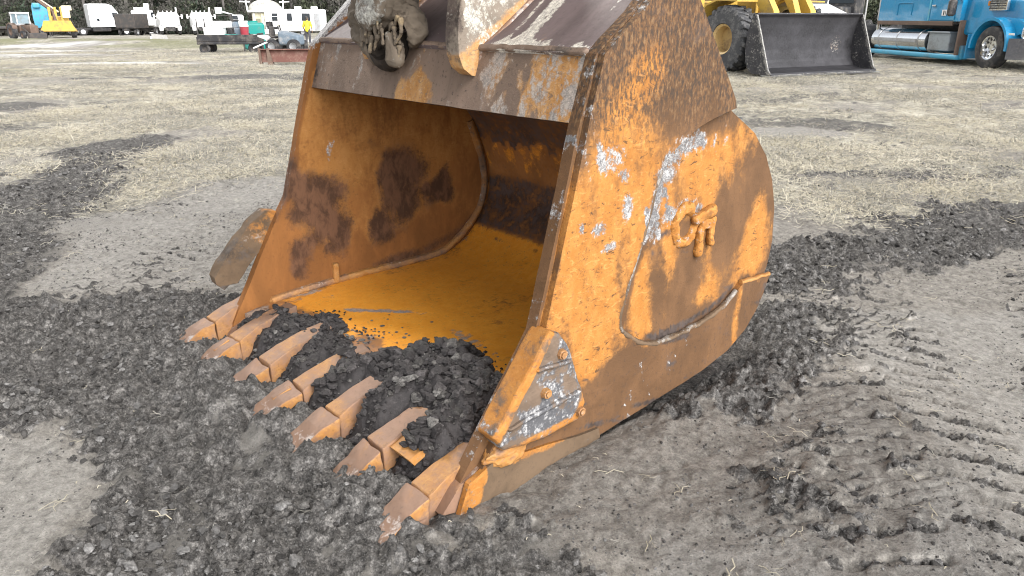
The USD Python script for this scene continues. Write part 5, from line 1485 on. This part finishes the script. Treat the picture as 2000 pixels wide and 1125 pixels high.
# the person in a yellow shirt
x_, y_ = -13.9, 53.4
pz = zat(x_, y_)
pe = thing('person', 'person in a bright yellow shirt and dark trousers, back to camera', 'person', (x_, y_, pz), facing(x_, y_, 160))
J = dict(hip=(0, 0, .95), chest=(0.03, 0, 1.30), neck=(.03, 0, 1.50), head=(.05, 0, 1.66), sl=(.02, .20, 1.42), sr=(.02, -.20, 1.42), el=(.02, .29, 1.13), er=(.04, -.30, 1.13), wl=(.14, .26, .90), wr=(.16, -.26, .92),
         hl=(0, .10, .92), hr=(0, -.10, .92), kl=(.05, .12, .50), kr=(.0, -.12, .50), al=(.0, .13, .09), ar=(-.04, -.13, .09), tl=(.16, .14, .04), tr=(.12, -.15, .04), hdl=(.19, .25, .80), hdr=(.21, -.25, .82))
R = dict(hip=.15, chest=.17, neck=.055, head=.095, sl=.075, sr=.075, el=.05, er=.05, wl=.034, wr=.034, hl=.095, hr=.095, kl=.065, kr=.065, al=.045, ar=.045, tl=.035, tr=.035, hdl=.038, hdr=.038)
bones = [('hip', 'chest'), ('chest', 'neck'), ('neck', 'head'), ('chest', 'sl'), ('chest', 'sr'), ('sl', 'el'), ('sr', 'er'), ('el', 'wl'), ('er', 'wr'), ('wl', 'hdl'), ('wr', 'hdr'), ('hip', 'hl'), ('hip', 'hr'), ('hl', 'kl'), ('hr', 'kr'), ('kl', 'al'), ('kr', 'ar'), ('al', 'tl'), ('ar', 'tr')]


def skin(bs, grow=0.0):
    m = Manifold.batch_boolean([hull([(J[a], R[a] + grow), (J[b], R[b] + grow)]) for a, b in bs], __import__('manifold3d').OpType.Add)
    t = joined(m.refine_to_length(.03))
    trimesh.smoothing.filter_taubin(t, iterations=8)
    return t


hands = [hull([((J[h][0] + .01 * k, J[h][1] + (k - 1.5) * .018, J[h][2]), .011), ((J[h][0] + .03, J[h][1] + (k - 1.5) * .02, J[h][2] - .075 + .008 * abs(k - 1.3)), .008)]) for h in ('hdl', 'hdr') for k in range(4)]
obj('body', [skin(bones)] + hands + [hull([((J['head'][0], J['head'][1], J['head'][2] + .03), .10), ((J['head'][0] + .03, 0, J['head'][2] - .04), .075)]), hull([((.135, 0, 1.655), .016), ((.16, 0, 1.635), .012)])], paint('skin_tone', (.28, .16, .10), .6), pe, smooth=60)
obj('shirt', skin([('hip', 'chest'), ('chest', 'neck'), ('chest', 'sl'), ('chest', 'sr'), ('sl', 'el'), ('sr', 'er')], .022), paint('yellow_shirt', (.78, .66, .03), .7), pe, smooth=60)
obj('trousers', skin([('hip', 'hl'), ('hip', 'hr'), ('hl', 'kl'), ('hr', 'kr'), ('kl', 'al'), ('kr', 'ar')], .018), paint('dark_trousers', (.05, .05, .06), .8), pe, smooth=60)
obj('hair', [hull([((.02, 0, 1.72), .098), ((-.01, 0, 1.66), .09)])], paint('dark_hair', (.02, .016, .014), .6), pe, smooth=60)

# trucks seen between the loader and the blue truck
x_, y_ = 17.6, 44.8
k = thing('white_truck', 'white truck with sloping hood seen over the loader bucket', 'truck', (x_, y_, zat(x_, y_)), facing(x_, y_, 35))
obj('hood', [Manifold.batch_hull([Manifold.sphere(.12, 10).translate([a, b, c]) for a, b, c in ((-.9, -.95, 1.75), (-.9, .95, 1.75), (1.1, -.75, 1.25), (1.1, .75, 1.25), (1.2, -.8, .7), (1.2, .8, .7), (-.9, -1, .7), (-.9, 1, .7))])], M_white, k)
obj('cab', [rbox((-1.7, 0, 1.8), (1.5, 2.1, 1.9), .2)], M_white, k)
obj('windscreen', [box((-.93, 0, 2.2), (.03, 1.7, .6))], M_glass, k)
obj('grille', [rbox((1.32, 0, 1.0), (.06, 1.0, .5), .02)], M_black, k)
cab_wheels(k, [(.4, -.9), (.4, .9), (-3.6, -.9), (-3.6, .9)], .45)
obj('bed', [rbox((-4.0, 0, 1.2), (2.9, 2.1, .8), .05)], M_white, k)
x_, y_ = 21.1, 51.5
k = thing('black_truck', 'black truck with bright trim behind the loader bucket', 'truck', (x_, y_, zat(x_, y_)), facing(x_, y_, -20))
obj('hood', [rbox((.6, 0, 1.25), (1.9, 1.7, 1.1), .15)], M_black, k)
obj('cab', [rbox((-1.1, 0, 1.9), (1.6, 2.2, 2.1), .15)], M_black, k)
obj('windscreen', [box((-.28, 0, 2.35), (.03, 1.8, .7))], M_glass, k)
obj('grille', [rbox((1.57, 0, 1.2), (.06, 1.2, .8), .02)], M_chrome, k)
[obj('stack', cyl((-2.0, s * 1.15, 1.0), (-2.0, s * 1.15, 3.6), .08), M_chrome, k) for s in (-1, 1)]
obj('bumper', [rbox((1.65, 0, .6), (.16, 2.2, .35), .05)], M_chrome, k)
cab_wheels(k, [(.7, -1), (.7, 1), (-3.4, -1), (-3.4, 1)])
obj('chassis', [rbox((-2.2, 0, .8), (5.0, .9, .3), .03)], M_black, k)

# ------------------------------------------------------------- the wood
mb = Mat('tree_bark')
nb_ = mb.noise(4, 5, .6, mb.stretch(1, 1, .2))
M_bark = mb.finish(base_color=mb.ramp(nb_, [(.3, (.045, .04, .036)), (.6, (.12, .11, .10)), (.8, (.2, .19, .18))]), roughness=.9)


def leaf_mat(name, a, b):
    m = Mat(name)
    n = m.noise(.7, 4, .6, m.add('geometry') + '.position')
    rn = m.add('object_info') + '.random'
    return m.finish(base_color=m.mix(m.math('multiply_add', n, .8, m.math('multiply', rn, .35)), a, b), roughness=.7, specular_ior_level=.2)


M_leafA = leaf_mat('dark_needles', (.012, .020, .014), (.050, .070, .045))
M_leafB = leaf_mat('grey_twigs', (.035, .034, .030), (.105, .10, .085))
M_leafC = leaf_mat('olive_leaves', (.02, .028, .016), (.075, .085, .05))


def leaf_cloud(seed, centres, radii, n, size):
    r2 = np.random.default_rng(seed)
    c = np.asarray(centres, float); rd = np.asarray(radii, float)
    k = r2.integers(0, len(c), n)
    d = r2.normal(size=(n, 3)); d /= np.linalg.norm(d, axis=1, keepdims=True)
    p = c[k] + d * rd[k] * r2.uniform(.35, 1, (n, 1)) ** .5
    a, b = r2.normal(size=(n, 3)), r2.normal(size=(n, 3))
    a /= np.linalg.norm(a, axis=1, keepdims=True); b /= np.linalg.norm(b, axis=1, keepdims=True)
    s = size * r2.uniform(.5, 1.3, (n, 1))
    V = np.stack([p - a * s, p + a * s * .8 + b * s * .3, p + b * s * 1.1], 1).reshape(-1, 3)
    return trimesh.Trimesh(V, np.arange(3 * n).reshape(-1, 3), process=False)


def tree_parts(seed, kind):
    r2 = np.random.default_rng(seed)
    H = r2.uniform(11, 15)
    lean = r2.normal(size=2) * .03
    tk = [cyl((lean[0] * z, lean[1] * z, z), (lean[0] * (z + H / 5), lean[1] * (z + H / 5), z + H / 5), .24 * (1 - z / H * .8), .24 * (1 - (z + H / 5) / H * .8), 8) for z in np.arange(0, H * .95, H / 5)]
    cs, rs = [], []
    for j in range(16 if kind else 13):
        z = r2.uniform(.12 if kind else .40, .98) * H
        a = r2.uniform(0, 2 * np.pi)
        L = r2.uniform(.6, 2.4) * (1.2 - .5 * z / H)
        e = np.array([lean[0] * z + math.cos(a) * L, lean[1] * z + math.sin(a) * L, z + r2.uniform(-.2, 1.0)])
        tk.append(cyl((lean[0] * z, lean[1] * z, z), e, .06, .02, 5))
        cs.append(e); rs.append([r2.uniform(.8, 1.5), r2.uniform(.8, 1.5), r2.uniform(.5, 1.0)])
    return tk, leaf_cloud(seed, cs, rs, 1500, .17)


protos = []
labels = ['dark evergreen tree in the wood at the back of the field', 'bare grey twiggy tree in the wood at the back', 'tall olive leafed tree in the wood at the back of field']
r2 = np.random.default_rng(33)
n_ = 0
for row, (rad, step) in enumerate(((124, 1.25), (130, 1.35))):
    for az in np.arange(-37, 37, step):
        a = math.radians(az + r2.uniform(-.5, .5))
        if -11 < math.degrees(a) < 12.5:      # hidden by the bucket
            continue
        rr = rad + r2.uniform(-2.5, 3)
        if az > 12:
            rr -= 34
        x_, y_ = rr * math.sin(a), rr * math.cos(a)
        kk = int(r2.integers(0, 3))
        loc, rz = (x_, y_, zat(x_, y_) - .1), float(r2.uniform(0, 360))
        have = [q for q in protos if q[0] == kk]
        if not have:
            t = thing('wood_tree', labels[kk], 'tree', loc, rz, ['evergreens in the far wood', 'bare trees in the far wood', 'olive trees in the far wood'][kk])
            tk, cr_ = tree_parts(200 + kk, kk != 0)
            obj('trunk', tk, M_bark, t)
            obj('crown', cr_, (M_leafA, M_leafB, M_leafC)[kk], t, smooth=False)
            protos.append((kk, t))
        else:
            copy_of(have[0][1], labels[kk], loc, rz)
        n_ += 1
# brush and the depth of the wood behind the first trunks
N = 1500
az = np.radians(rng.uniform(-40, 40, N))
rr = rng.uniform(118, 150, N) - np.where(az > math.radians(11.5), 34, 0)
x, y = rr * np.sin(az), rr * np.cos(az)
bush = [leaf_cloud(300 + q, rng.normal(size=(9, 3)) * [1.0, 1.0, .8] + [0, 0, 1.7], np.full((9, 3), .95), 700, .19) for q in range(4)]
dep = (rr + np.where(az > math.radians(11.5), 34, 0) - 118) / 32
instancer('undergrowth', bush, [M_leafA, M_leafB, M_leafC, M_leafB], np.stack([x, y, ground_z(x, y, False) - .2], -1), (.55 + 1.5 * dep ** .7)[:, None] * rng.uniform(.7, 1.25, (N, 1)) * np.array([[1.1, 1.1, 1.25]]), rand_quats(N, .05),
          'dense dark undergrowth filling the wood behind the parked trucks', 'undergrowth', rng.integers(0, 4, N))
